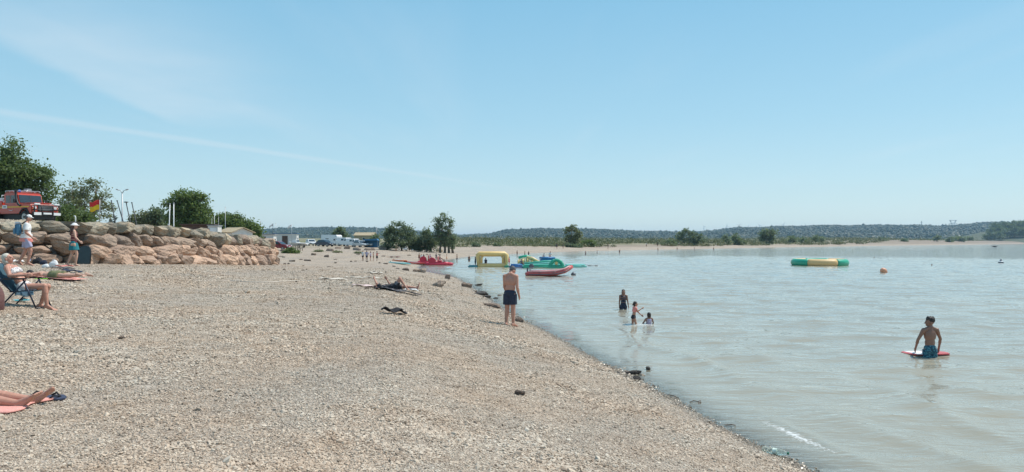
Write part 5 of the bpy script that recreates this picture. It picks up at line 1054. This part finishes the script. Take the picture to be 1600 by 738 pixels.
for q, (px, py, w) in enumerate(((634, 388, 5), (649, 381, 8), (686, 386, 7))):
    P = gbase(px, 156); k = P.y/FPX; t = thing('upturned_dinghy', ['small pale dinghy upturned under broad beach tree', 'pale dinghy upturned left of low bushy tree', 'tan dinghy upturned behind tall feathery tree'][q], 'boat', P, R(80)); L_ = w*k
    obj('hull', MB().grid(lambda a, b_: ((b_-.5)*.9*math.sin(min(1, a*1.6+.35)*1.57)*(1 if a < .75 else (1-a)*4*.9+.1), (a-.5)*L_*1.6, .75*math.sin(b_*3.14159)*(.6+.4*math.sin(a*3.14))), 10, 9), M_WHT if q < 2 else M_TIL, t, smooth=True, solid=.03); obj('keel', MB().box((0, 0, .74), (.05, L_, .08)), M_BRW, t)
for q, (px, Y, w) in enumerate(((722, 1250, 9), (731, 1230, 8), (748, 1240, 9), (772, 1300, 11), (782, 1290, 9), (794, 1310, 9), (812, 1330, 8), (832, 1330, 9), (862, 1400, 8), (872, 520, 5.5))):
    x_ = (px-800)/FPX*Y; b = V3((x_, Y, CAMZ-((384.5 if q < 9 else 380.5)-HOR)/FPX*Y)); b.z = max(b.z, gzf(x_, Y)-.5) if q == 9 else b.z
    y_px = (376.5, 377.5, 377, 377.5, 376, 377, 376, 378, 376, 381)[q]; b.z = CAMZ-(y_px-HOR)/FPX*Y-1
    hut('far_house', 'white house among trees at foot of the far hill' if q < 9 else 'bright white roofed house nearest the far beach', b, w, w*.7, 3.4, 1.6, random.uniform(-.5, .5), M_WALLW, mat('terracotta_roof', (.40, .27, .20), .85, .15) if q % 2 else mat('pale_roof', (.62, .58, .53), .8, .1), cat='house', windows=1)
    if q < 9: bpy.data.objects[-1] if False else None
for o in [q for q in COL.objects if q.name.startswith('far_house')]:
    if 'among trees' in o['label']: o['group'] = 'houses below the far hill'
# wide low flat mounds under the far houses
# ================================================================== poles, masts, lamp, flag
M_POLE = mat('galvanised_pole', (.42, .43, .44), .5, .1, Metallic=.4); M_DPOLE = mat('dark_pole', (.045, .05, .055), .6, .15)
def at_top(px, py, Y): return A(px, py, Y)
b = gbase(191, 76); tp = A(190, 302, 76); lp = thing('street_lamp', 'tall street lamp with two curved heads above the wall', 'street lamp', b)
obj('pole', MB().tube([(0, 0, -.2), (0, 0, tp.z-b.z)], [.09, .06], 10), M_POLE, lp, smooth=True); z_ = tp.z-b.z
for s in (-1, 1):
    obj('arm', MB().tube([(0, 0, z_-.05), (s*.16, 0, z_+.25), (s*.36, 0, z_+.34)], .035, 6), M_POLE, lp, smooth=True); hd_ = obj('lamp_head', MB().ell((s*.48, 0, z_+.36), (.2, .12, .06), Matrix.Rotation(s*-.3, 3, 'Y')), M_GREYM, lp, smooth=True); obj('lens', MB().ell((s*.48, 0, z_+.325), (.14, .08, .035), Matrix.Rotation(s*-.3, 3, 'Y')), M_LAMP, hd_, smooth=True)
b = gbase(156, 48); fl = thing('lifeguard_flag', 'red and yellow flag flying on a thin pole above wall', 'flag', b); tp = A(157, 312, 48); z_ = tp.z-b.z; m = 48/FPX
obj('pole', MB().tube([(0, 0, -.2), (0, 0, z_)], .022, 8), M_POLE, fl, smooth=True)
def flag(a, b_, z0, z1): x = -a*16.5*m; return (x-.01, .05*math.sin(a*8)+.02*a, z1+(z0-z1)*b_-.15*a+.05*math.sin(a*7))
obj('red_half', MB().grid(lambda a, b_: flag(a, b_, z_-.04, z_-.04-7.2*m), 12, 5), mat('flag_red', (.62, .03, .025), .8, .1), fl, smooth=True, solid=.006); obj('yellow_half', MB().grid(lambda a, b_: flag(a, b_, z_-.044-7.2*m, z_-.04-15*m), 12, 5), mat('flag_yellow', (.80, .52, .02), .8, .1), fl, smooth=True, solid=.006)
for q, (x0, y0, x1, y1) in enumerate(((174, 314, 180, 347), (183, 314, 192, 345), (197, 316, 203, 345), (206, 317, 211, 340))):
    Y = 70; t_ = A(x0, y0, Y); b = gbase(x1, Y); d = (t_-A(x1, y1, Y)); bt_ = A(x1, y1, Y); k = (bt_.z-b.z+.2)/d.z; foot = bt_-d*k
    t = thing('leaning_pole', ['dark leaning pole nearest the tall cypress', 'dark leaning pole crossing in front of street lamp', 'dark leaning pole with a flat cap right of lamp', 'rightmost dark leaning pole right of street lamp'][q], 'pole', foot, 0, 'dark leaning poles')
    obj('shaft', MB().tube([(0, 0, 0), t_-foot], [.06, .045], 8), M_DPOLE, t, smooth=True); e_ = t_-foot
    obj('cap', MB().ell(e_, (.22, .22, .06) if q == 2 else (.07, .07, .07)), M_DPOLE, t, smooth=True)
for q, (px, y0, lean, Y, r, lb) in enumerate(((264, 319, 1.5, 88, .07, 'white mast leaning slightly right before large bright tree'), (271.5, 318, 0, 88, .075, 'upright white mast before the large bright tree'), (331, 342, 0, 96, .03, 'thin mast in front of grove, leftmost'), (335, 336, 0, 96, .04, 'thin mast in front of grove, second'), (341.5, 339, 0, 96, .03, 'thin mast in front of grove, third'), (352, 324, 0, 96, .045, 'tallest thin mast in front of grove'),
        (407, 346, 0, 120, .05, 'thin mast just right of the grove'), (431, 349, 0, 150, .05, 'thin mast right of the flag poles'), (588.5, 356, 0, 420, .2, 'distant thin pylon above the far hill left'))):
    b = gbase(px, Y); t_ = A(px, y0, Y); t = thing('mast', lb, 'mast', b, group='masts behind the wall' if q < 8 else None); dx = lean*Y/FPX
    obj('pole', MB().tube([(-dx, 0, -.2), (dx, 0, t_.z-b.z)], [r, r*.7], 8), M_WHT if q < 2 else M_POLE, t, smooth=True); obj('tip', MB().ell((dx, 0, t_.z-b.z), (r*1.2,)*3), M_GREYM, t, smooth=True)
    if q == 0: obj('fitting', MB().box((0, -.08, (t_.z-b.z)*.62), (.2, .12, .18)), M_WHT, t, bevel=.02)
for q, (px, y0, lb) in enumerate(((426.5, 349, 'flag pole with small white flag beyond the wall'), (455.5, 350, 'thinner flag pole with pale flag above the boat'))):
    b = gbase(px, 140); t_ = A(px, y0, 140); z_ = t_.z-b.z; t = thing('flag_pole', lb, 'flag pole', b); obj('pole', MB().tube([(0, 0, -.2), (0, 0, z_)], .05 if q == 0 else .035, 8), M_DPOLE if q == 0 else M_POLE, t, smooth=True)
    obj('flag', MB().grid(lambda a, c: (-a*.75, .08*math.sin(a*7), z_-.15-c*.4-.35*a+.1*math.sin(a*5)), 8, 4), C_WHITE, t, smooth=True, solid=.01)
b = gbase(118, 40); t = thing('bent_pipe', 'short bent metal pipe standing on wall above sun hat', 'pipe', b); h_ = A(118, 338, 40).z-b.z; obj('pipe', MB().tube([(0, 0, -.2), (0, 0, h_-.05), (-.02, 0, h_), (-.08, 0, h_+.01)], .03, 8), M_WHT, t, smooth=True); obj('collar', MB().cyl((0, 0, .0), .06, (0, 0, .08)), M_GREYM, t)
# wind turbines and pylons on the ridge
def turbine(px, y0, lb):
    Y = 5200; b = A(px, 366, Y); h = (366-y0)/FPX*Y*.82; t = thing('wind_turbine', lb, 'wind turbine', b, group='wind turbines on the ridge')
    obj('tower', MB().tube([(0, 0, 0), (0, 0, h)], [2.6, 1.6], 10), M_WHT, t, smooth=True); obj('nacelle', MB().box((0, 1, h+1), (4, 9, 4)), M_WHT, t, bevel=.8); a0 = random.uniform(0, 2)
    for q in range(3):
        a = a0+q*2.094; d = V3((math.sin(a), 0, math.cos(a))); obj('blade', MB().tube([V3((0, -5, h+1)), V3((0, -5, h+1))+d*6, V3((0, -5, h+1))+d*h*.42], [1.3, 1.6, .4], 6), M_WHT, t, smooth=True)
for q, (px, y0) in enumerate(((1100, 352), (1136, 351), (1154.5, 349.5), (1169, 352), (1187, 350), (1224, 348), (1259, 350.5))): turbine(px, y0, ['leftmost wind turbine on the ridge', 'second wind turbine from left on the ridge', 'third wind turbine from left on the ridge', 'fourth wind turbine from left, above double crowned tree', 'fifth wind turbine from left on the ridge', 'sixth wind turbine from left on the ridge', 'rightmost wind turbine on the ridge'][q])
Y = 3600; b = A(1489, 360, Y); t = thing('power_pylon', 'wide lattice power pylon on the right hill', 'pylon', b); k = Y/FPX
def bar(name, pts, r=1.3): obj(name, MB().tube([(x*k, 0, z*k) for x, z in pts], r, 5), M_GREYM, t)
bar('leg', [(-2, 0), (-1, 8), (-5, 15.5)]); bar('leg', [(2, 0), (1, 8), (5, 15.5)]); bar('crossarm', [(-6, 15.5), (6, 15.5)]); bar('crossarm', [(-7, 10.5), (7, 10.5)], 1.0); bar('brace', [(-5, 15.5), (0, 11), (5, 15.5)], .8)
b = A(1440, 360, Y); t = thing('power_pylon', 'slim power pylon left of the wide pylon', 'pylon', b); bar('tower', [(0, 0), (0, 14.5)], 1.5); bar('crossarm', [(-1.6, 12), (1.6, 12)], 1.0)
# ================================================================== boats and inflatables
M_RIB = mat('red_tube', (.48, .085, .075), .45, .1, 3); M_RIBG = mat('grey_hull', (.30, .30, .31), .5, .1); M_YF = mat('yellow_vinyl', (.78, .53, .20), .45, .08, 2); M_GF = mat('green_vinyl', (.02, .33, .20), .45, .08, 2); M_TF = mat('mint_vinyl', (.20, .55, .46), .45, .08, 2); M_BF = mat('blue_vinyl', (.025, .14, .34), .45, .1, 2); M_CF = mat('cream_vinyl', (.74, .66, .47), .45, .06, 2); M_TEALF = mat('teal_vinyl', (.02, .22, .26), .45, .1, 2); M_OB = mat('outboard_grey', (.10, .105, .12), .4, .15)
P = W(859, 431.5); m = P.y/FPX; L_ = 74*m; rb = thing('inflatable_boat', 'red inflatable motor boat with raised bow moored near inflatables', 'boat', (P.x, P.y+.3, 0), R(-6))
def side(s): return [(-L_*.5, s*.62, .17), (-L_*.42, s*.66, .18), (-L_*.1, s*.68, .20), (L_*.15, s*.66, .25), (L_*.32, s*.52, .40), (L_*.42, s*.28, .60), (L_*.465, 0, .72)]
for s in (-1, 1):
    tb = obj('tube', MB().tube(side(s), [.11, .18, .19, .19, .18, .165, .15], 14), M_RIB, rb, smooth=True)
    q = side(s); obj('rub_strake', MB().tube([V3(c)+V3((0, s*.19, -.06)) for c in q[1:6]], .035, 6), M_OB, tb, smooth=True); obj('pale_band', MB().tube([V3(c)+V3((0, s*.10, .17)) for c in q[1:6]], .05, 6), mat('faded_pink', (.66, .36, .34), .5, .08), tb, smooth=True)
    for x_ in (-.2, .1): obj('grab_handle', MB().tube([(L_*x_-.15, s*.90, .34), (L_*x_, s*.93, .28), (L_*x_+.15, s*.90, .36)], .02, 5), M_OB, tb, smooth=True)
obj('hull', MB().grid(lambda a, b_: (-L_*.46+a*L_*.86, (b_-.5)*1.25*(1-max(0, a-.6)*1.9), (.02+.42*a*a)-.22*math.sin(b_*3.14159)*(1-.4*a)+.12), 12, 7), M_RIBG, rb, smooth=True, solid=.03)
obj('transom', MB().box((-L_*.41, 0, .34), (.06, 1.0, .42)), M_RIBG, rb, bevel=.01); obj('thwart', MB().box((-L_*.05, 0, .36), (.26, 1.05, .05)), M_RIBG, rb, bevel=.01)
eng = obj('outboard_motor', MB().box((-L_*.385, 0, .74), (.38, .30, .34)), M_OB, rb, bevel=.07, seg=3); obj('motor_leg', MB().box((-L_*.47, 0, .26), (.12, .12, .75)), M_OB, eng, bevel=.02); obj('tiller', MB().tube([(-L_*.34, 0, .70), (-L_*.24, .05, .74)], .022, 6), M_OB, eng); obj('cowl_band', MB().box((-L_*.385, 0, .66), (.39, .31, .04)), M_GREYM, eng)
P = W(896, 431); by = thing('mooring_buoy', 'dark grey mooring buoy beside bow of the red boat', 'buoy', (P.x, P.y, 0), .3); obj('float', MB().ell((0, 0, .08), (.20, .20, .19)), M_OB, by, smooth=True); obj('ring', MB().tube([(.06*math.cos(a), 0, .29+.05*math.sin(a)) for a in np.linspace(0, 6.28, 12)[:-1]], .014, 6, closed=True), M_CHR, by, smooth=True)
P = W(1381, 426); by = thing('orange_buoy', 'tilted orange buoy floating right of the round float', 'buoy', (P.x, P.y, .12), 0, rot=(0, R(-62), .3)); obj('float', MB().lathe([(.03, -.36), (.12, -.32), (.24, -.12), (.26, .06), (.22, .22), (.10, .32), (.04, .33)], n=18), mat('orange_plastic', (.66, .30, .17), .5, .1), by, smooth=True); obj('eye', MB().tube([(.05*math.cos(a), 0, -.40+.05*math.sin(a)) for a in np.linspace(0, 6.28, 10)[:-1]], .016, 6, closed=True), M_OB, by, smooth=True)
P = W(1564, 411); by = thing('marker_buoy', 'small pale conical buoy far out on the right', 'buoy', (P.x, P.y, 0), 0); obj('float', MB().lathe([(.26, -.1), (.32, .02), (.30, .12), (.14, .3), (.06, .48), (.03, .5)], n=16), M_OB, by, smooth=True); obj('collar', MB().lathe([(.30, .10), (.325, .11), (.2, .24), (.18, .24)], n=16), M_WHT, by, smooth=True)
P = W(1554, 386.5); by = thing('rowing_boat', 'tiny dark boat far away on the right water', 'boat', (P.x, P.y, 0), .4); obj('hull', MB().grid(lambda a, b_: ((a-.5)*5.5, (b_-.5)*1.6*math.sin(max(.08, a)*3.0), .75-.75*math.sin(b_*3.14159)*math.sin(max(.1, a)*3.0)), 10, 7), M_OB, by, smooth=True, solid=.05); obj('seat', MB().box((0, 0, .5), (.3, 1.3, .06)), M_BRW, by)
small('figure in white sitting in the tiny far boat', V3((P.x, P.y, .35)), 1.7, 1, SK_TAN, [('shirt', C_WHITE), ('shorts', C_NAVY, .6)], ('short', H_DARK), 'sit')
# round trampoline float
P = W(1290, 415.5); m = P.y/FPX; Rm, rt = 43*m-.42, .43; tp = thing('trampoline_float', 'round green and yellow inflatable trampoline float on the open water', 'float', (P.x, P.y+1.6, .32), R(-23))
def seg(a0, a1, n=10): return [(Rm*math.sin(R(a0+(a1-a0)*q/n)), -Rm*math.cos(R(a0+(a1-a0)*q/n)), 0) for q in range(n+1)]
e_ = [-24, 38, 98, 158, 218, 278, 336]
for q in range(6): obj('tube_segment', MB().tube(seg(e_[q], e_[q+1]), rt*(1.0 if q % 2 else 1.012), 16), mat('tan_yellow_vinyl', (.68, .44, .19), .5, .08) if q % 2 == 0 else M_GF, tp, smooth=True)
obj('trampoline_bed', MB().lathe([(Rm-.35, .30), (Rm-.36, .315)], n=40), M_BLK, tp)
for q in range(10): a = q*.628; obj('handle', MB().tube([((Rm+.40)*math.sin(a+d_), -(Rm+.40)*math.cos(a+d_), .05+h_) for d_, h_ in ((-.05, 0), (0, .05), (.05, 0))], .02, 5), M_OB, tp, smooth=True)
# yellow frame
P = W(769, 417.5); m = P.y/FPX; Y = P.y; fr = thing('inflatable_gateway', 'large yellow inflatable window frame standing on the water', 'inflatable', (P.x, P.y, 0), R(3)); w_, h_ = 52*m/2, 24.5*m
r_ = .27
for y_ in (-.30, .30):
    zz_ = .14
    rc = [(-w_+r_, y_, zz_), (w_-r_, y_, zz_), (w_-r_, y_, h_-r_-.12), (w_-r_-.18, y_, h_-r_), (-w_+r_+.12, y_, h_-r_), (-w_+r_, y_, h_-r_-.08)]
    obj('frame_tube', MB().tube(rc, r_, 14, closed=True), M_YF, fr, smooth=True)
for s in (-1, 1): obj('side_wall', MB().box((s*(w_-r_-.12), 0, h_*.48), (.24, .66, h_*.72)), M_YF, fr, bevel=.08)
for s in (-1, 1): obj('inner_tube', MB().tube([(s*(w_-r_*2.35), -.3, .42), (s*(w_-r_*2.35), -.3, h_-r_*1.7-.2), (s*(w_-r_*2.9), -.3, h_-r_*1.95)], .12, 10), M_YF, fr, smooth=True)
def mat_float(label, px0, px1, py, depth, h, m_, name='floating_mat', rz=0, dy=0, cat='inflatable', tubes=0):
    a, c = W(px0, py), W(px1, py); cx = (a.x+c.x)/2; w = c.x-a.x; t = thing(name, label, cat, (cx, a.y+depth/2+dy, 0), rz); obj('body', MB().box((0, 0, h/2-.08), (w, depth, h+.16)), m_, t, bevel=min(h*.45, .16), seg=3)
    for q in range(tubes): obj('tube', MB().tube([(-w/2+.15, (q+.5)/tubes*depth-depth/2, h), (w/2-.15, (q+.5)/tubes*depth-depth/2, h)], .09, 8), m_, t, smooth=True)
    for s in (-1, 1): obj('handle', MB().tube([(s*w*.3-.12, -depth/2-.01, h*.6), (s*w*.3, -depth/2-.05, h*.75), (s*w*.3+.12, -depth/2-.01, h*.6)], .02, 5), M_OB, t, smooth=True)
    return t
mat_float('teal floating mat left of the yellow frame', 731, 746, 418, 1.2, .22, M_TEALF); mat_float('thin grey plank float left of teal mat', 719, 730.5, 418.3, .3, .06, M_RIBG, 'plank_float')
mat_float('blue floating walkway right of the yellow frame', 796, 818, 418.5, 1.3, .28, M_BF, tubes=2); mat_float('small green mat at foot of the yellow frame', 788, 796, 418, 1.0, .2, M_GF)
mat_float('long green floating mat in front of the inflatable arch', 817, 884, 419, 2.0, .32, M_GF, dy=-.1); mat_float('flat green mat right of the inflatable arch', 884, 917, 418.2, 2.6, .30, M_TF); mat_float('thin pale boom floating right of green mats', 918, 935, 416, .25, .10, mat('pale_grey_vinyl', (.50, .49, .47), .5, .08), 'float_boom')
# mint ramp
a = W(830, 417.5); m = a.y/FPX; t = thing('inflatable_ramp', 'mint green sloping inflatable ramp behind the long mat', 'inflatable', (a.x+1.2, a.y+3.1, 0), 0)
obj('ramp', MB().prism([(-2.6, -.05), (-2.6, .18), (.4, .52), (2.0, .52), (2.0, -.05)], -1.1, 1.1, 'y'), M_TF, t, bevel=.12, seg=3)
for q in range(5): obj('ramp_tube', MB().tube([(-2.5, -.9+q*.45, .22), (.4, -.9+q*.45, .55), (1.9, -.9+q*.45, .55)], .07, 6), M_TF if q % 2 else M_GF, t, smooth=True)
# blue block
a = A(855, 409, 83); t = thing('inflatable_block', 'dark blue inflatable block carrying two sitting figures', 'inflatable', (a.x, 83, 0), .05); zt = A(855, 402, 83).z; obj('block', MB().box((0, 0, zt/2-.05), (22*83/FPX, 1.9, zt+.1)), M_BF, t, bevel=.14, seg=3)
for s in (-1, 1): obj('seam_tube', MB().tube([(-.8, s*.9, zt-.08), (.8, s*.9, zt-.08)], .1, 8), M_BF, t, smooth=True)
PB = V3((a.x, 83, zt))
# cream slide with ribs
a = W(826, 414); t = thing('inflatable_slide', 'cream ribbed inflatable slide with green top', 'inflatable', (a.x, 82.5, 0), -.05); zt = A(820, 401.5, 82.5).z; w_ = 36*82.5/FPX/2
obj('body', MB().prism([(-w_, -.1), (-w_, zt*.72), (-w_*.55, zt*.9), (-.1*w_, zt*.95), (w_*.5, zt*.6), (w_, zt*.3), (w_, -.1)], -.9, .9, 'y'), M_CF, t, bevel=.14, seg=3)
for q in range(7): x_ = -w_+.12+q*.25; obj('rib', MB().tube([(x_, -.95, .05), (x_, -.95, zt*(.68+.04*q if q < 5 else .8-.07*(q-4)))], .09, 8), M_CF if q % 2 else M_YF, t, smooth=True)
obj('top_tube', MB().tube([(-w_+.1, 0, zt*.82), (-.3*w_, 0, zt*1.02), (.1*w_, 0, zt*.9)], .22, 10), M_GF, t, smooth=True); obj('side_tube', MB().tube([(-.2*w_, -.85, zt*.95), (.3*w_, -.85, zt*.85), (w_*.95, -.85, zt*.35)], .16, 10), mat('apricot_vinyl', (.72, .50, .24), .45, .06), t, smooth=True)
# arch wheel
a = W(869.5, 419); m = a.y/FPX; t = thing('inflatable_arch', 'green inflatable half round arch with yellow middle post', 'inflatable', (a.x, a.y+.2, .1), 0); ra = 12.5*m-.17
for q in range(5):
    a0, a1 = q*36, (q+1)*36; obj('arch_tube', MB().tube([(-ra*math.cos(R(a0+(a1-a0)*k/6)), 0, ra*1.05*math.sin(R(a0+(a1-a0)*k/6))) for k in range(7)], .19, 12), M_GF, t, smooth=True)
obj('yellow_post', MB().lathe([(.05, .12), (.13, .2), (.16, .38), (.13, .56), (.05, .64)], n=12), M_YF, t, smooth=True); obj('base_tube', MB().tube([(-ra, 0, .04), (ra, 0, .04)], .14, 10), M_BF, t, smooth=True)
# people on the inflatables
small('child in dark wetsuit crouching at left side of yellow frame', A(742.5, 417, Y)+V3((0, .35, .0)), 1.05, -1.2, SK_DARK, [('shirt', C_NAVY), ('shorts', C_NAVY, .9)], ('short', H_DARK), 'reach'); q_ = A(759, 415, Y+1.6); q_.z = -.25
small('child in dark top seen through the yellow frame opening', q_, 1.2, 2.6, SK_DARK, [('shirt', C_NAVY)], ('short', H_DARK)); small('child in red suit standing at right side of yellow frame', A(795.5, 416, Y)+V3((0, .3, 0)), 1.0, 1.2, SK_TAN, [('top', C_RED), ('shorts', C_RED, .5)], ('short', H_DARK), 'reach')
small('child in dark suit sitting on blue walkway before cream slide', A(814.5, 414.5, 79.5), 1.15, -2.2, SK_DARK, [('shirt', C_NAVY), ('shorts', C_BLACK, .8)], ('short', H_DARK), 'sit'); q_ = W(786, 417.5)
small('figure in white top sitting on the blue block, right', PB+V3((.35, 0, 0)), 1.15, 2.9, SK_TAN, [('shirt', C_WHITE)], ('short', H_DARK), 'sit'); small('smaller figure sitting on the blue block, left', PB+V3((-.35, .2, 0)), .85, 2.6, SK_DARK, [('shirt', C_WHITE)], ('short', H_DARK), 'sit')
# ================================================================== paddle boards and pedal boats at the inlet
def sup(label, px0, py0, px1, py1, m_, w=.75):
    a, c = G(px0, py0), G(px1, py1); c.z = max(c.z, .03); d = c-a; L_ = d.length; t = thing('paddle_board', label, 'paddle board', (a+c)/2+V3((0, 0, .06)), math.atan2(d.y, d.x), 'paddle boards pulled up on the beach')
    o = [(-.5, 0), (-.46, .25), (-.3, .46), (0, .5), (.3, .42), (.45, .2), (.5, 0), (.45, -.2), (.3, -.42), (0, -.5), (-.3, -.46), (-.46, -.25)]
    obj('board', MB().prism([(x*L_, y*w) for x, y in o], 0, .13, 'z'), m_, t, bevel=.04); obj('deck_pad', MB().prism([(x*L_*.5-.1*L_, y*w*.8) for x, y in o], .13, .138, 'z'), mat('deck_grey', (.35, .36, .37), .8, .1), t); obj('fin', MB().prism([(-.44*L_, .13), (-.40*L_, .13), (-.47*L_, .24)], -.01, .01, 'y'), M_BLK, t)
sup('turquoise paddle board on beach, nearest of the boards', 608, 410.5, 642, 415.5, mat('turquoise_board', (.28, .66, .62), .45, .06)); sup('orange paddle board farthest up the beach', 614, 407, 636, 410.5, mat('orange_board', (.72, .20, .06), .45, .08)); sup('red paddle board between orange board and pedal boat', 632, 409.5, 662, 414, mat('red_board', (.66, .07, .05), .45, .08), .9); sup('second red paddle board behind the turquoise one', 640, 412, 664, 415, MATS['red_board'], .7)
def pedalo(label, P, L_, rz, m_):
    t = thing('pedal_boat', label, 'pedal boat', P, rz)
    for s in (-1, 1): obj('float', MB().tube([(-L_*.5, s*.5, .28), (-L_*.42, s*.5, .2), (0, s*.5, .16), (L_*.4, s*.5, .2), (L_*.5, s*.5, .34)], [.05, .2, .24, .22, .06], 10), m_, t, smooth=True)
    obj('deck', MB().box((0, 0, .38), (L_*.7, 1.3, .08)), m_, t, bevel=.02); obj('paddle_wheel_cover', MB().tube([(-L_*.22, -.35, .5), (-L_*.22, .35, .5)], .42, 16), m_, t, bevel=.05)
    for s in (-1, 1): st = obj('seat', MB().box((L_*.12, s*.32, .52), (.5, .5, .16)), m_, t, bevel=.04); obj('backrest', MB().box((-.02+L_*.05, s*.32, .8), (.1, .5, .5)), m_, st, bevel=.04)
    obj('steering_bar', MB().tube([(L_*.3, 0, .4), (L_*.26, 0, .75)], .025, 6), M_GREYM, t)
M_PED = mat('pedalo_red', (.52, .03, .06), .4, .1)
P = W(668, 413.5); pedalo('crimson pedal boat with wheel cover, nearest the boards', V3((P.x, P.y, .05)), 2.3, R(8), M_PED); P2 = W(683, 414.5); pedalo('crimson pedal boat afloat at tip of the inlet', V3((P2.x, P2.y, -.05)), 2.6, R(2), M_PED)
ky = W(696, 414.5); t = thing('kayak', 'low crimson kayak afloat right of the pedal boats', 'kayak', (ky.x, ky.y-.1, .02), R(3)); obj('hull', MB().tube([(-.95, 0, .14), (-.7, 0, .1), (0, 0, .06), (.7, 0, .1), (.95, 0, .16)], [.03, .2, .26, .2, .03], 12), M_PED, t, smooth=True); obj('cockpit', MB().lathe([(.18, .30), (.20, .34), (.16, .34)], n=14), M_BLK, t)
for px, py, h, lb, sk, we, ps, rz in ((655, 408, 12, 'person in wine red swimwear standing behind pedal boats', SK_TAN, [('shorts', C_WINE, .6)], 'stand', .4), (658.5, 409, 12, 'person in white shirt standing behind pedal boats', SK_TAN, [('shirt', C_WHITE), ('shorts', C_LILAC, .6)], 'stand', 2.8), (662, 409, 12, 'person in black shirt standing behind pedal boats', SK_DARK, [('shirt', C_BLACK), ('shorts', C_BLACK, .6)], 'hips', 2.2), (681.5, 408, 12, 'person in dark clothes standing right of black shirt', SK_DARK, [('shirt', C_NAVY), ('shorts', C_WINE, .6)], 'stand', 1), (698, 408.5, 10.5, 'bare chested child walking at the inlet edge', SK_RED, [('shorts', C_ORANGE, .6)], 'stride', -1.5)):
    P = G(px, py); P.z = max(P.z, 0); small(lb, P, h*P.y/FPX, rz, sk, we, ('short', H_DARK), ps, 'people around the pedal boats')
small('child in lilac top sitting on the nearest pedal boat', W(668, 413.5)+V3((.3, 0, .64)), 1.05, -1, SK_TAN, [('shirt', C_LILAC)], ('short', H_DARK), 'sit', 'people around the pedal boats'); small('child in wine top sitting on pedal boat afloat', W(684.5, 414.5)+V3((.2, 0, .56)), 1.05, -1.3, SK_DARK, [('shirt', C_WINE)], ('short', H_DARK), 'sit', 'people around the pedal boats'); small('child sitting in the low crimson kayak', W(694, 414.5)+V3((0, -.05, .12)), .95, -1.5, SK_DARK, [('shirt', C_WINE)], ('short', H_DARK), 'sit', 'people around the pedal boats')
# ================================================================== litter
P = G(1213, 711); bo = thing('plastic_bottle', 'crushed pale green plastic bottle lying at the waterline', 'bottle', P+V3((-.02, 0, .045)), 0, rot=(0, R(90), R(-36)))
t = NT('clear_green_plastic'); pr = t.prin((.82, .92, .86), .15, Transmission_Weight=.8, IOR=1.15); MATS['bottle'] = t.done(pr)
obj('body', MB().lathe([(.02, -.15), (.036, -.145), (.041, -.11), (.036, -.07), (.041, -.04), (.034, .0), (.040, .05), (.036, .09), (.018, .135), (.014, .15)], n=20), MATS['bottle'], bo, smooth=True); obj('cap', MB().lathe([(.016, .15), (.0165, .168), (.012, .17)], n=14), mat('green_cap', (.01, .16, .09), .4, .1), bo)
obj('label_band', MB().lathe([(.0405, -.02), (.0375, 0), (.041, .03)], n=20), mat('pale_label', (.62, .70, .60), .5, .1), bo)
for q, px in enumerate((1086, 1094, 1052, 1140)):
    P = G(px, 631+q*2 if q < 2 else (622 if q == 2 else 668)); o = link('driftwood_twig', MB and (lambda mb: (lambda me: (me.from_pydata(mb.v, [], mb.f), me)[1])(bpy.data.meshes.new('driftwood_twig')))(MB().tube([(-.09, 0, .01), (-.02, .02, .03), (.05, 0, .02), (.1, .03, .035)], [.006, .009, .008, .004], 6)), M_BARK, None, P+V3((0, 0, .015)), (0, 0, q*1.1)); tag(o, 'thin dark twig washed up along the near waterline', 'twig', 'twigs washed up along the near waterline')
bake_remesh()
# ================================================================== air
def haze_box():
    t = NT('haze_air'); v = t.n('ShaderNodeVolumePrincipled'); v.inputs['Color'].default_value = (.50, .76, 1.0, 1); v.inputs['Density'].default_value = 0.000105; v.inputs['Anisotropy'].default_value = .2
    t.L.new(v.outputs[0], t.out.inputs['Volume'])
    mb = MB().box((0, 2500, 48), (24000, 24000, 106)); return tag(obj('haze', mb, t.m), 'thin summer haze over the lake', 'haze', kind='stuff')
haze_box()
